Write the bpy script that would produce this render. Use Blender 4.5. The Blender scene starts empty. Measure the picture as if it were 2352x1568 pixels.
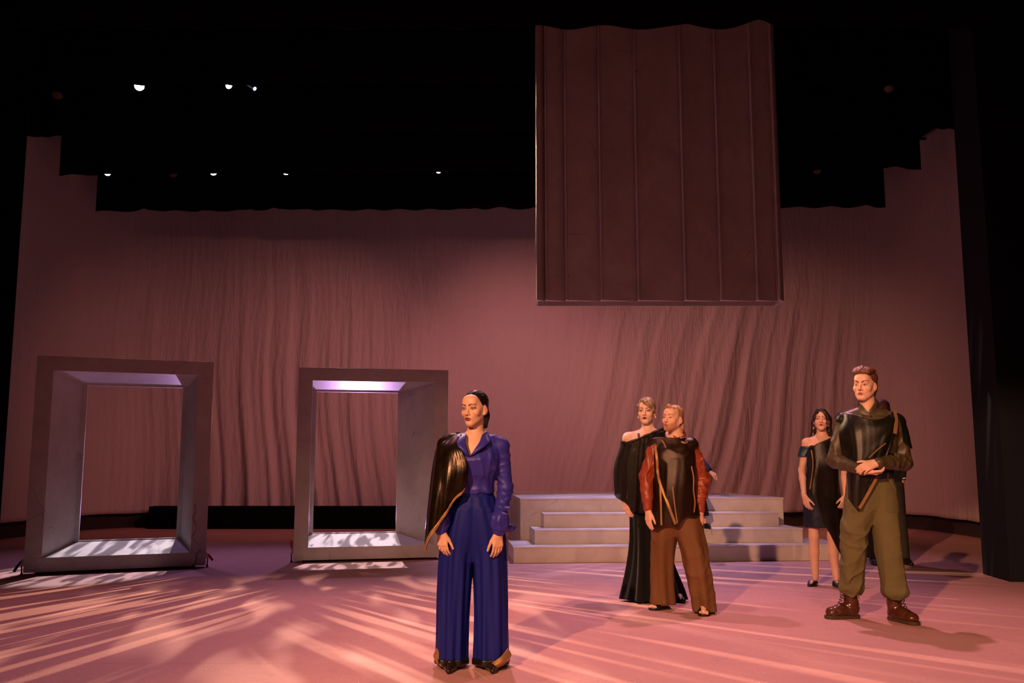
import bpy, bmesh, math, random
import numpy as np
from mathutils import Vector, Matrix, Euler

# ---------------------------------------------------------------- scene, camera, light
SC = bpy.context.scene
COL = SC.collection
F_PX, CXP, CYP, CAM_H = 2070.0, 1176.0, 784.0, 1.21     # focal length in px of a 2352x1568 frame
PITCH = math.atan(266.0 / F_PX)

cam_d = bpy.data.cameras.new('camera')
cam = bpy.data.objects.new('camera', cam_d)
COL.objects.link(cam)
cam_d.sensor_width = 36.0
cam_d.lens = F_PX / 2352.0 * 36.0
cam_d.clip_end = 100
cam.location = (0, 0, CAM_H)
cam.rotation_euler = (math.pi / 2 + PITCH, 0, 0)
SC.camera = cam

SC.view_settings.view_transform = 'Standard'
SC.view_settings.look = 'None'
SC.view_settings.gamma = 1.0
SC.view_settings.exposure = 0.0
SC.view_settings.use_curve_mapping = False

world = bpy.data.worlds.new('dark_theatre')
SC.world = world
world.use_nodes = True
world.node_tree.nodes['Background'].inputs[0].default_value = (0.5, 0.25, 0.22, 1)
world.node_tree.nodes['Background'].inputs[1].default_value = 0.004


def PY(px, py, Y):
    """world point on the upright plane y=Y seen at pixel (px,py) of the photograph"""
    dx, dy = (px - CXP) / F_PX, (CYP - py) / F_PX
    c, s = math.cos(PITCH), math.sin(PITCH)
    d = Vector((dx, c - dy * s, s + dy * c))
    t = Y / d.y
    return Vector((0, 0, CAM_H)) + d * t


def PZ(px, py, z=0.0):
    """world point on the level plane z seen at pixel (px,py)"""
    dx, dy = (px - CXP) / F_PX, (CYP - py) / F_PX
    c, s = math.cos(PITCH), math.sin(PITCH)
    d = Vector((dx, c - dy * s, s + dy * c))
    t = (z - CAM_H) / d.z
    return Vector((0, 0, CAM_H)) + d * t


def spot(name, loc, aim, color, power, size=50, blend=0.5, radius=0.06, gobo=None, shutter=None, left=None):
    l = bpy.data.lights.new(name, 'SPOT')
    l.energy = power
    l.color = color
    l.spot_size = math.radians(size)
    l.spot_blend = blend
    l.shadow_soft_size = radius
    o = bpy.data.objects.new(name, l)
    COL.objects.link(o)
    o.location = loc
    o.rotation_euler = (Vector(aim) - Vector(loc)).to_track_quat('-Z', 'Y').to_euler()
    if shutter is not None:                      # framing shutter cutting the top of the beam
        l.use_nodes = True
        nt = l.node_tree
        tc = nt.nodes.new('ShaderNodeTexCoord')
        sp = nt.nodes.new('ShaderNodeSeparateXYZ')
        nt.links.new(tc.outputs['Normal'], sp.inputs[0])
        az = nt.nodes.new('ShaderNodeMath'); az.operation = 'ABSOLUTE'
        nt.links.new(sp.outputs[2], az.inputs[0])
        m = nt.nodes.new('ShaderNodeMath'); m.operation = 'DIVIDE'
        nt.links.new(sp.outputs[1], m.inputs[0]); nt.links.new(az.outputs[0], m.inputs[1])
        mr = nt.nodes.new('ShaderNodeMapRange')
        mr.interpolation_type = 'SMOOTHSTEP'
        mr.inputs['From Min'].default_value = shutter - .015
        mr.inputs['From Max'].default_value = shutter + .015
        mr.inputs['To Min'].default_value = 1.0
        mr.inputs['To Max'].default_value = 0.0
        nt.links.new(m.outputs[0], mr.inputs[0])
        res = mr.outputs[0]
        if left is not None:
            m2 = nt.nodes.new('ShaderNodeMath'); m2.operation = 'DIVIDE'
            nt.links.new(sp.outputs[0], m2.inputs[0]); nt.links.new(az.outputs[0], m2.inputs[1])
            mr2 = nt.nodes.new('ShaderNodeMapRange')
            mr2.interpolation_type = 'SMOOTHSTEP'
            mr2.inputs['From Min'].default_value = left - .05
            mr2.inputs['From Max'].default_value = left + .05
            mr2.inputs['To Min'].default_value = .16
            nt.links.new(m2.outputs[0], mr2.inputs[0])
            mu = nt.nodes.new('ShaderNodeMath'); mu.operation = 'MULTIPLY'
            nt.links.new(res, mu.inputs[0]); nt.links.new(mr2.outputs[0], mu.inputs[1])
            res = mu.outputs[0]
        nt.links.new(res, nt.nodes['Emission'].inputs['Strength'])
    if gobo:
        l.use_nodes = True
        nt = l.node_tree
        em = nt.nodes['Emission']
        tc = nt.nodes.new('ShaderNodeTexCoord')
        sp = nt.nodes.new('ShaderNodeSeparateXYZ')
        nt.links.new(tc.outputs['Normal'], sp.inputs[0])
        az = nt.nodes.new('ShaderNodeMath'); az.operation = 'ABSOLUTE'
        nt.links.new(sp.outputs[2], az.inputs[0])
        uv = []
        for i in (0, 1):
            m = nt.nodes.new('ShaderNodeMath'); m.operation = 'DIVIDE'
            nt.links.new(sp.outputs[i], m.inputs[0]); nt.links.new(az.outputs[0], m.inputs[1])
            uv.append(m)
        cb = nt.nodes.new('ShaderNodeCombineXYZ')
        nt.links.new(uv[0].outputs[0], cb.inputs[0]); nt.links.new(uv[1].outputs[0], cb.inputs[1])
        mp = nt.nodes.new('ShaderNodeMapping')
        mp.inputs['Scale'].default_value = (gobo['su'], gobo['sv'], 1)
        mp.inputs['Rotation'].default_value = (0, 0, math.radians(gobo.get('rot', 0)))
        mp.inputs['Location'].default_value = (gobo.get('off', 0), gobo.get('off', 0) * 1.7, 0)
        nt.links.new(cb.outputs[0], mp.inputs[0])
        nz = nt.nodes.new('ShaderNodeTexNoise')
        nz.inputs['Scale'].default_value = 1.0
        nz.inputs['Detail'].default_value = gobo.get('detail', 1.0)
        nz.inputs['Distortion'].default_value = gobo.get('dist', 0.2)
        nt.links.new(mp.outputs[0], nz.inputs[0])
        mr = nt.nodes.new('ShaderNodeMapRange')
        mr.interpolation_type = 'SMOOTHSTEP'
        mr.inputs['From Min'].default_value = gobo.get('lo', 0.48)
        mr.inputs['From Max'].default_value = gobo.get('hi', 0.58)
        mr.inputs['To Min'].default_value = gobo.get('floor', 0.0)
        mr.inputs['To Max'].default_value = 1.0
        nt.links.new(nz.outputs[0], mr.inputs[0])
        nt.links.new(mr.outputs[0], em.inputs['Strength'])
    return o

# front-of-house amber keys
spot('key_spot', (-4.7, -5.0, 6.6), (1.0, 7.0, 1.1), (1.0, 0.46, 0.24), 8200, 36, 0.7, 0.10, shutter=.115, left=-.13)
spot('key_spot', (1.9, -5.0, 6.9), (1.6, 7.0, 0.9), (1.0, 0.46, 0.26), 1600, 34, 0.8, 0.10, shutter=.125)
# overhead pink and lavender wash hung behind the first border
for x, ax, colr, p in ((-3.6, -3.0, (1.0, 0.40, 0.50), 480), (-0.5, -0.2, (1.0, 0.48, 0.62), 760), (2.4, 2.3, (1.0, 0.44, 0.58), 760)):
    spot('wash_spot', (x, 8.9, 5.75), (ax, 6.2, 0.0), colr, p, 70, 1.0, 0.07)
for x, ax, colr, p in ((-5.2, -4.4, (0.74, 0.42, 1.0), 170), (-2.6, -2.2, (0.74, 0.46, 1.0), 210),
                       (1.2, 1.4, (0.72, 0.52, 1.0), 800), (3.8, 3.2, (0.85, 0.44, 0.9), 200)):
    spot('top_spot', (x, 12.6, 5.3), (ax, 10.7, 0.0), colr, p, 58, 1.0, 0.05)
# breakup patterns thrown downstage from the upstage pipes
spot('pattern_spot', (-3.4, 11.45, 5.8), (3.5, 5.6, 0), (1.0, 0.64, 0.42), 3300, 58, 0.5, 0.012,
     dict(su=46, sv=3.2, lo=.53, hi=.67, off=3.1))
spot('pattern_spot', (-1.1, 13.85, 5.55), (-4.3, 6.3, 0), (1.0, 0.66, 0.42), 3400, 30, 0.5, 0.010,
     dict(su=70, sv=6.0, lo=.52, hi=.62, off=7.7))
spot('pattern_spot', (-2.2, 11.45, 5.8), (-1.5, 6.6, 0), (1.0, 0.68, 0.48), 1800, 50, 0.8, 0.02,
     dict(su=16, sv=6.0, lo=.50, hi=.66, off=1.3, detail=1.5, dist=.5))
spot('pattern_spot', (2.2, 12.6, 5.3), (1.2, 11.4, 0.6), (0.80, 0.66, 1.0), 500, 44, 0.6, 0.012,
     dict(su=30, sv=5.0, lo=.46, hi=.6, off=4.4, floor=.3))
for x, ax, ay in ((-4.75, -4.6, 10.1), (-2.0, -1.75, 11.0)):      # white patterned beams through the two frames
    spot('frame_spot', (x, 13.85, 5.5), (ax, ay, .25), (1.0, 0.86, 0.90), 2600, 17, 0.4, 0.010,
         dict(su=55, sv=14, lo=.42, hi=.58, off=2.2 + x, floor=.22, dist=.5))
# added unseen lavender lamps before the masking box, brightening the frame head undersides
for x, ax in ((-5.0, -4.6), (-2.6, -2.0)):
    spot('added_ground_spot', (x, 15.55, .16), (ax, 10.6, 2.0), (0.80, 0.44, 1.0), 650, 40, 0.9, 0.05)
# rose light on the cyclorama, crossing from both sides
for x, ax, az, colr, p, sz in ((-4.2, 2.0, 1.5, (1.0, 0.34, 0.32), 800, 54), (4.0, -1.4, 1.5, (1.0, 0.32, 0.33), 640, 54),
                               (-1.0, 5.0, 1.1, (1.0, 0.36, 0.27), 520, 54), (0.6, -5.0, 1.5, (1.0, 0.33, 0.30), 520, 56)):
    spot('cyc_spot', (x, 10.4, 5.6), (ax, 16.2, az), colr, p, sz, 1.0, 0.10)
spot('panel_spot', (-3.8, 8.7, 5.0), (1.2, 9.4, 4.2), (0.85, 0.34, 0.50), 75, 40, 1.0, 0.10)

# ---------------------------------------------------------------- helpers
def link(o, parent=None):
    COL.objects.link(o)
    if parent is not None:
        o.parent = parent
    return o


def tag(o, label=None, cat=None, group=None, kind=None):
    if label: o['label'] = label
    if cat: o['category'] = cat
    if group: o['group'] = group
    if kind: o['kind'] = kind
    return o


def empty(name, loc=(0, 0, 0), rz=0.0):
    o = bpy.data.objects.new(name, None)
    o.empty_display_size = 0.1
    link(o)
    o.location = loc
    o.rotation_euler = (0, 0, rz)
    return o


def mesh_obj(name, verts, faces, mat=None, parent=None, smooth=False, loc=None):
    me = bpy.data.meshes.new(name)
    if isinstance(verts, np.ndarray):
        verts = verts.tolist()
    if isinstance(faces, np.ndarray):
        faces = faces.tolist()
    me.from_pydata(verts, [], faces)
    if smooth:
        me.polygons.foreach_set('use_smooth', np.ones(len(me.polygons), dtype=bool))
    me.update()
    o = bpy.data.objects.new(name, me)
    if mat: me.materials.append(mat)
    link(o, parent)
    if loc is not None: o.location = loc
    return o


class MB:
    """collects simple solids into one mesh"""
    def __init__(self): self.v, self.f = [], []

    def add(self, vs, fs):
        n = len(self.v)
        self.v += [tuple(v) for v in vs]
        self.f += [tuple(i + n for i in f) for f in fs]
        return self

    def box(self, a, b, M=None):
        (x0, y0, z0), (x1, y1, z1) = a, b
        vs = [Vector(p) for p in ((x0, y0, z0), (x1, y0, z0), (x1, y1, z0), (x0, y1, z0),
                                  (x0, y0, z1), (x1, y0, z1), (x1, y1, z1), (x0, y1, z1))]
        if M is not None: vs = [M @ v for v in vs]
        return self.add(vs, [(0, 3, 2, 1), (4, 5, 6, 7), (0, 1, 5, 4), (1, 2, 6, 5), (2, 3, 7, 6), (3, 0, 4, 7)])

    def hexa(self, lo, hi):
        """lo, hi: four points each, same order"""
        return self.add(list(lo) + list(hi), [(0, 3, 2, 1), (4, 5, 6, 7), (0, 1, 5, 4), (1, 2, 6, 5), (2, 3, 7, 6), (3, 0, 4, 7)])

    def tube(self, pts, rad, n=10, cap=True):
        pts = [Vector(p) for p in pts]
        if not isinstance(rad, (list, tuple)): rad = [rad] * len(pts)
        rings = []
        up = None
        for i, p in enumerate(pts):
            t = (pts[min(i + 1, len(pts) - 1)] - pts[max(i - 1, 0)]).normalized()
            if up is None:
                up = Vector((0, 0, 1)) if abs(t.z) < .9 else Vector((1, 0, 0))
            a = t.cross(up).normalized()
            b = a.cross(t).normalized()
            up = b
            rings.append([p + (a * math.cos(2 * math.pi * k / n) + b * math.sin(2 * math.pi * k / n)) * rad[i] for k in range(n)])
        vs = [v for r in rings for v in r]
        fs = []
        for i in range(len(pts) - 1):
            for k in range(n):
                k2 = (k + 1) % n
                fs.append((i * n + k, i * n + k2, (i + 1) * n + k2, (i + 1) * n + k))
        if cap:
            fs.append(tuple(range(n - 1, -1, -1)))
            fs.append(tuple((len(pts) - 1) * n + k for k in range(n)))
        return self.add(vs, fs)

    def build(self, name, mat=None, parent=None, smooth=False, loc=None, bevel=0.0):
        o = mesh_obj(name, self.v, self.f, mat, parent, smooth, loc)
        if bevel:
            m = o.modifiers.new('bevel', 'BEVEL')
            m.width = bevel; m.segments = 2; m.limit_method = 'ANGLE'
        return o


# ---------------------------------------------------------------- materials
MATS = {}


def nodes_of(name):
    m = bpy.data.materials.new(name)
    m.use_nodes = True
    nt = m.node_tree
    b = nt.nodes['Principled BSDF']
    MATS[name] = m
    return m, nt, b


def mixrgb(nt, fac, a, b, mode='MIX'):
    n = nt.nodes.new('ShaderNodeMix')
    n.data_type = 'RGBA'
    n.blend_type = mode
    for sock, val in ((n.inputs[0], fac), (n.inputs[6], a), (n.inputs[7], b)):
        if hasattr(val, 'links'): nt.links.new(val, sock)
        else: sock.default_value = val if not isinstance(val, tuple) else (*val[:3], 1)
    return n.outputs[2]


def tex_noise(nt, vec, scale, detail=2.0, rough=.5, dist=0.0):
    n = nt.nodes.new('ShaderNodeTexNoise')
    n.inputs['Scale'].default_value = scale
    n.inputs['Detail'].default_value = detail
    n.inputs['Roughness'].default_value = rough
    n.inputs['Distortion'].default_value = dist
    if vec is not None: nt.links.new(vec, n.inputs[0])
    return n


def maprange(nt, v, lo, hi, a=0.0, b=1.0):
    n = nt.nodes.new('ShaderNodeMapRange')
    n.inputs['From Min'].default_value = lo
    n.inputs['From Max'].default_value = hi
    n.inputs['To Min'].default_value = a
    n.inputs['To Max'].default_value = b
    nt.links.new(v, n.inputs[0])
    return n.outputs[0]


def coords(nt, scale=(1, 1, 1), kind='Object', rot=(0, 0, 0)):
    tc = nt.nodes.new('ShaderNodeTexCoord')
    mp = nt.nodes.new('ShaderNodeMapping')
    mp.inputs['Scale'].default_value = scale
    mp.inputs['Rotation'].default_value = rot
    nt.links.new(tc.outputs[kind], mp.inputs[0])
    return mp.outputs[0]


def bump(nt, b, h, strength=.3, dist=.01):
    n = nt.nodes.new('ShaderNodeBump')
    n.inputs['Strength'].default_value = strength
    n.inputs['Distance'].default_value = dist
    nt.links.new(h, n.inputs['Height'])
    nt.links.new(n.outputs[0], b.inputs['Normal'])


def cloth(name, col, rough=.75, col2=None, weave=420, sheen=0.0, metal=0.0, bmp=.15, stretch=(1, 1, 1), nscale=9, spec=.3):
    m, nt, b = nodes_of(name)
    v = coords(nt, stretch)
    n1 = tex_noise(nt, v, nscale, 3)
    c2 = col2 or tuple(c * .78 for c in col)
    nt.links.new(mixrgb(nt, maprange(nt, n1.outputs[0], .3, .7), col, c2), b.inputs['Base Color'])
    b.inputs['Roughness'].default_value = rough
    b.inputs['Metallic'].default_value = metal
    b.inputs['Specular IOR Level'].default_value = spec
    if sheen:
        b.inputs['Sheen Weight'].default_value = sheen
    n2 = tex_noise(nt, v, weave, 2)
    n3 = tex_noise(nt, v, 26, 3)
    add = nt.nodes.new('ShaderNodeMath'); add.operation = 'MULTIPLY_ADD'
    nt.links.new(n3.outputs[0], add.inputs[0]); add.inputs[1].default_value = 2.0
    nt.links.new(n2.outputs[0], add.inputs[2])
    bump(nt, b, add.outputs[0], bmp, .004)
    return m


def plain(name, col, rough=.5, metal=0.0, spec=.4, scale=30, var=.85, bmp=.05):
    m, nt, b = nodes_of(name)
    v = coords(nt)
    n = tex_noise(nt, v, scale, 3)
    nt.links.new(mixrgb(nt, maprange(nt, n.outputs[0], .3, .7), col, tuple(c * var for c in col)), b.inputs['Base Color'])
    b.inputs['Roughness'].default_value = rough
    b.inputs['Metallic'].default_value = metal
    b.inputs['Specular IOR Level'].default_value = spec
    if bmp: bump(nt, b, n.outputs[0], bmp, .003)
    return m


def m_floor():
    m, nt, b = nodes_of('painted_stage_floor')
    v = coords(nt, (1, 1, 1), 'Object')
    geo = nt.nodes.new('ShaderNodeNewGeometry')
    pos = geo.outputs['Position']
    big = tex_noise(nt, pos, .9, 4, .6)
    c = mixrgb(nt, maprange(nt, big.outputs[0], .3, .7), (.56, .31, .285), (.475, .255, .24))
    mid = tex_noise(nt, pos, 7, 5, .65)
    c = mixrgb(nt, maprange(nt, mid.outputs[0], .52, .75, 0, .35), c, (.36, .20, .19))
    # pale flecks and dark scuffs with their own shapes
    fl = tex_noise(nt, pos, 62, 2, .5)
    patch = tex_noise(nt, pos, 1.6, 3, .6)
    pm = maprange(nt, patch.outputs[0], .45, .62)
    flm = maprange(nt, fl.outputs[0], .665, .70)
    mul = nt.nodes.new('ShaderNodeMath'); mul.operation = 'MULTIPLY'
    nt.links.new(pm, mul.inputs[0]); nt.links.new(flm, mul.inputs[1])
    c = mixrgb(nt, mul.outputs[0], c, (.92, .78, .70))
    mp = nt.nodes.new('ShaderNodeMapping')
    mp.inputs['Scale'].default_value = (5, 40, 1)
    nt.links.new(pos, mp.inputs[0])
    sc = tex_noise(nt, mp.outputs[0], 1.0, 3, .6, .4)
    c = mixrgb(nt, maprange(nt, sc.outputs[0], .735, .76, 0, .8), c, (.09, .04, .04))
    nt.links.new(c, b.inputs['Base Color'])
    nt.links.new(maprange(nt, mid.outputs[0], .3, .7, .5, .66), b.inputs['Roughness'])
    b.inputs['Specular IOR Level'].default_value = .22
    bump(nt, b, mid.outputs[0], .06, .004)
    return m


def m_marble():
    m, nt, b = nodes_of('marbled_scenic_paint')
    geo = nt.nodes.new('ShaderNodeNewGeometry')
    pos = geo.outputs['Position']
    n1 = tex_noise(nt, pos, 2.4, 5, .6, .5)
    c = mixrgb(nt, maprange(nt, n1.outputs[0], .3, .7), (.60, .555, .56), (.47, .43, .425))
    n2 = tex_noise(nt, pos, 11, 4, .6)
    c = mixrgb(nt, maprange(nt, n2.outputs[0], .5, .8, 0, .35), c, (.34, .30, .30))
    # thin slanted painted veins
    nd = tex_noise(nt, pos, 1.1, 3)
    ad = nt.nodes.new('ShaderNodeVectorMath'); ad.operation = 'MULTIPLY_ADD'
    nt.links.new(nd.outputs['Color'], ad.inputs[0])
    ad.inputs[1].default_value = (.5, .5, .5)
    nt.links.new(pos, ad.inputs[2])
    vo = nt.nodes.new('ShaderNodeTexVoronoi')
    vo.feature = 'DISTANCE_TO_EDGE'
    vo.inputs['Scale'].default_value = 1.7
    nt.links.new(ad.outputs[0], vo.inputs['Vector'])
    line = maprange(nt, vo.outputs['Distance'], .0015, .006, .75, 0)
    msk = tex_noise(nt, pos, 2.1, 2)
    mm = maprange(nt, msk.outputs[0], .57, .64)
    mul = nt.nodes.new('ShaderNodeMath'); mul.operation = 'MULTIPLY'
    nt.links.new(line, mul.inputs[0]); nt.links.new(mm, mul.inputs[1])
    c = mixrgb(nt, mul.outputs[0], c, (.12, .09, .10))
    nt.links.new(c, b.inputs['Base Color'])
    b.inputs['Roughness'].default_value = .42
    b.inputs['Specular IOR Level'].default_value = .4
    bump(nt, b, n2.outputs[0], .04, .003)
    return m


def m_cyc():
    m, nt, b = nodes_of('muslin_cyclorama')
    v = coords(nt, (1, 1, .16))
    n = tex_noise(nt, v, 7, 4, .6, .6)
    n2 = tex_noise(nt, coords(nt, (1, 1, .3)), 22, 3, .6, .4)
    w = tex_noise(nt, coords(nt), 120, 2)
    big = tex_noise(nt, coords(nt, (1, 1, .6)), .7, 3)
    nt.links.new(mixrgb(nt, maprange(nt, big.outputs[0], .3, .7), (.62, .52, .49), (.56, .47, .45)), b.inputs['Base Color'])
    b.inputs['Roughness'].default_value = .9
    b.inputs['Specular IOR Level'].default_value = .1
    a1 = nt.nodes.new('ShaderNodeMath'); a1.operation = 'MULTIPLY_ADD'
    nt.links.new(n2.outputs[0], a1.inputs[0]); a1.inputs[1].default_value = .35
    nt.links.new(n.outputs[0], a1.inputs[2])
    a2 = nt.nodes.new('ShaderNodeMath'); a2.operation = 'MULTIPLY_ADD'
    nt.links.new(w.outputs[0], a2.inputs[0]); a2.inputs[1].default_value = .05
    nt.links.new(a1.outputs[0], a2.inputs[2])
    bump(nt, b, a2.outputs[0], .55, .06)
    return m


def m_emit(name, col, s):
    m, nt, b = nodes_of(name)
    b.inputs['Base Color'].default_value = (*col, 1)
    b.inputs['Emission Color'].default_value = (*col, 1)
    n = tex_noise(nt, coords(nt), 20, 1)
    nt.links.new(maprange(nt, n.outputs[0], 0, 1, s * .9, s * 1.1), b.inputs['Emission Strength'])
    return m

M_FLOOR, M_MARBLE, M_CYC = m_floor(), m_marble(), m_cyc()
M_BLACK = cloth('black_velour', (.0045, .004, .004), .95, spec=.05, bmp=.1)
M_BLUEBLACK = plain('blue_black_paint', (.010, .012, .018), .8, spec=.15)
M_DARKWALL = plain('dark_painted_wall', (.05, .035, .035), .85, spec=.1)
M_STEEL = plain('black_steel', (.02, .02, .022), .4, .6)
M_RED = plain('red_rubber_grip', (.55, .01, .015), .45)
M_CHROME = plain('zinc_steel', (.45, .42, .4), .35, .9)
M_LENS = m_emit('lit_lamp_lens', (1.0, .95, .88), 22)
M_LENSB = m_emit('lit_blue_lens', (.35, .35, 1.0), 5)
M_LENSD = plain('unlit_lamp_lens', (.12, .08, .06), .25)

# ---------------------------------------------------------------- the setting
fl = MB().box((-9.4, 1.9, -.12), (9.4, 17.4, -.02)).build('floor', plain('floor_underlay', (.05, .03, .03), .9))
tag(fl, 'rose painted stage floor of large butted sheets, scuffed and flecked', 'floor', kind='structure')
pm = None
row, g = 0, .0010
y = 5.53 - 3 * 1.22
while y < 17.3:
    off = 1.22 if row % 2 else 0.0
    x = -9.76 + off
    while x < 9.4:
        if pm is None:
            o = MB().box((.0002, g, -.02), (2.4398, 1.22 - g, 0)).build('floor_panel', M_FLOOR, fl)
            pm = o.data
        else:
            o = bpy.data.objects.new('floor_panel', pm)
            link(o, fl)
        o.location = (x, y, 0)
        x += 2.44
    y += 1.22
    row += 1

bw = MB().box((-9.4, 17.2, 0), (9.4, 17.4, 8.5)).build('wall_back', M_BLACK)
tag(bw, 'black rear wall of the stage house behind the cyclorama', 'wall', kind='structure')
for nm, x in (('wall_left', -9.4), ('wall_right', 9.2)):
    tag(MB().box((x, 1.9, 0), (x + .2, 17.2, 8.5)).build(nm, M_BLACK), 'black side wall of the stage house', 'wall', kind='structure')
tag(MB().box((-9.4, 1.9, 8.5), (9.4, 17.4, 8.6)).build('ceiling', M_BLACK), 'black void of the fly loft above the stage', 'ceiling', kind='structure')


# cyclorama: one cloth that runs along the back and turns forward at both ends
def cyc_path():
    pts = [(-7.62, 12.2), (-7.5, 13.6), (-7.3, 14.8), (-7.0, 15.5), (-6.3, 16.0), (-5.0, 16.15)]
    pts += [(x, 16.2) for x in np.linspace(-3.5, 4.5, 8)]
    pts += [(5.6, 16.15), (6.45, 15.95), (6.85, 15.4), (6.95, 14.6), (6.98, 13.4), (7.0, 12.2)]
    return pts


def catmull(pts, n):
    P = np.array(pts, dtype=float)
    P = np.vstack([2 * P[0] - P[1], P, 2 * P[-1] - P[-2]])
    m = len(P) - 3
    out = []
    for t in np.linspace(0, m, n):
        i = min(int(t), m - 1)
        u = t - i
        a, b, c, d = P[i], P[i + 1], P[i + 2], P[i + 3]
        out.append(.5 * ((2 * b) + (c - a) * u + (2 * a - 5 * b + 4 * c - d) * u * u + (3 * b - a - 3 * c + d) * u ** 3))
    return np.array(out)


def build_cyc():
    NS, NZ = 780, 90
    raw = catmull(cyc_path(), 4000)
    seg = np.r_[0, np.cumsum(np.linalg.norm(np.diff(raw, axis=0), axis=1))]
    s = np.linspace(0, seg[-1], NS)
    path = np.c_[np.interp(s, seg, raw[:, 0]), np.interp(s, seg, raw[:, 1])]
    tan = np.gradient(path, axis=0)
    tan /= np.linalg.norm(tan, axis=1)[:, None]
    nor = np.c_[tan[:, 1], -tan[:, 0]]                      # towards the audience
    z = np.linspace(.25, 6.6, NZ)
    S, Z = np.meshgrid(s, z, indexing='ij')
    X = path[:, 0][:, None]
    rng = np.random.RandomState(4)
    D = np.zeros_like(S)
    h = 1 - (Z - .25) / 6.35
    # pull lines: lean outwards to the right of centre, upright to the left
    lean = np.interp(X, [-7, -4, -2, 1, 4, 6.5], [.02, .06, .10, -.22, -.30, -.05])
    sh = S + lean * (Z - .25) + .05 * np.sin(Z * 1.7 + S * .6)
    for k in range(70):
        c0 = rng.uniform(0, seg[-1])
        w = rng.uniform(.05, .22)
        amp = rng.uniform(.008, .036) * (1 if rng.rand() < .6 else -.7)
        zc, zl = rng.uniform(.2, 3.6), rng.uniform(.9, 2.6)
        env = np.exp(-((sh - c0) / w) ** 2) * np.exp(-((Z - zc) / zl) ** 2)
        mid = np.interp(X, [-7.5, -2.2, -1.0, 1.0, 2, 7], [1, 1, .4, .4, 1, 1])
        D += amp * env * mid
    # gathered folds low on the left
    gl = np.exp(-((X + 4.1) / 1.9) ** 2) * np.clip(h, 0, 1) ** 2.2
    D += gl * (.032 * np.sin(sh * 17 + 2.0 * np.sin(S * 1.3)) + .018 * np.sin(sh * 31 + 1.1))
    gr = np.exp(-((X - 4.4) / 2.3) ** 2) * np.clip(h, 0, 1) ** .8 * np.clip((5.2 - Z) / 2, 0, 1)
    D += gr * (.022 * np.sin(sh * 13 + 1.6 * np.sin(S * 2.1)) + .010 * np.sin(sh * 29))
    D += .004 * np.sin(sh * 47 + 3 * np.sin(Z * .8)) * np.clip(h + .2, 0, 1)
    V = np.empty((NS, NZ, 3))
    V[..., 0] = path[:, 0][:, None] + nor[:, 0][:, None] * D
    V[..., 1] = path[:, 1][:, None] + nor[:, 1][:, None] * D
    V[..., 2] = Z + np.where(np.arange(NZ)[None, :] == 0, .004 * np.sin(S * 6), 0)
    idx = np.arange(NS * NZ).reshape(NS, NZ)
    Fq = np.stack([idx[:-1, :-1], idx[1:, :-1], idx[1:, 1:], idx[:-1, 1:]], -1).reshape(-1, 4)
    o = mesh_obj('cyclorama_cloth', V.reshape(-1, 3), Fq, M_CYC, None, True)
    sm = o.modifiers.new('thickness', 'SOLIDIFY'); sm.thickness = .004; sm.offset = -1
    tag(o, 'wide pale muslin cyclorama lit rose, wrinkled, curving round the back of the stage', 'curtain')
    # low dark wall the cloth hangs in front of
    mb = MB()
    p2 = path[::18]
    n2 = nor[::18]
    for i in range(len(p2) - 1):
        a, b = p2[i] - n2[i] * .10, p2[i + 1] - n2[i + 1] * .10
        a2, b2 = p2[i] - n2[i] * .16, p2[i + 1] - n2[i + 1] * .16
        mb.hexa([(*a, 0), (*b, 0), (*b2, 0), (*a2, 0)], [(*a, .42), (*b, .42), (*b2, .42), (*a2, .42)])
    t = mb.build('baseboard_back', M_DARKWALL)
    tag(t, 'low dark curved base wall showing under the cyclorama hem', 'baseboard', kind='structure')
build_cyc()

# long black masking box on the floor in front of the cyclorama
a = PY(342, 1163, 15.7); b_ = PY(1330, 1163, 15.7)
tag(MB().box((a.x, 15.7, 0), (b_.x, 15.95, a.z)).box((a.x, 15.62, 0), (b_.x, 15.7, .03)).build('ground_row', M_BLACK, bevel=.006),
    'long low black masking box on the floor before the cyclorama', 'ground row')


# proscenium return at the right: tall dark column with an angled face
a, b_ = PZ(2258, 1318), PZ(2321, 1336)
mb = MB()
mb.hexa([(a.x, a.y, 0), (b_.x, b_.y, 0), (9.2, b_.y, 0), (9.2, a.y + .5, 0)],
        [(a.x, a.y, 8.4), (b_.x, b_.y, 8.4), (9.2, b_.y, 8.4), (9.2, a.y + .5, 8.4)])
col_r = mb.build('wall_proscenium', M_BLUEBLACK)
tag(col_r, 'tall blue black proscenium column rising at the right edge', 'column', kind='structure')


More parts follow.
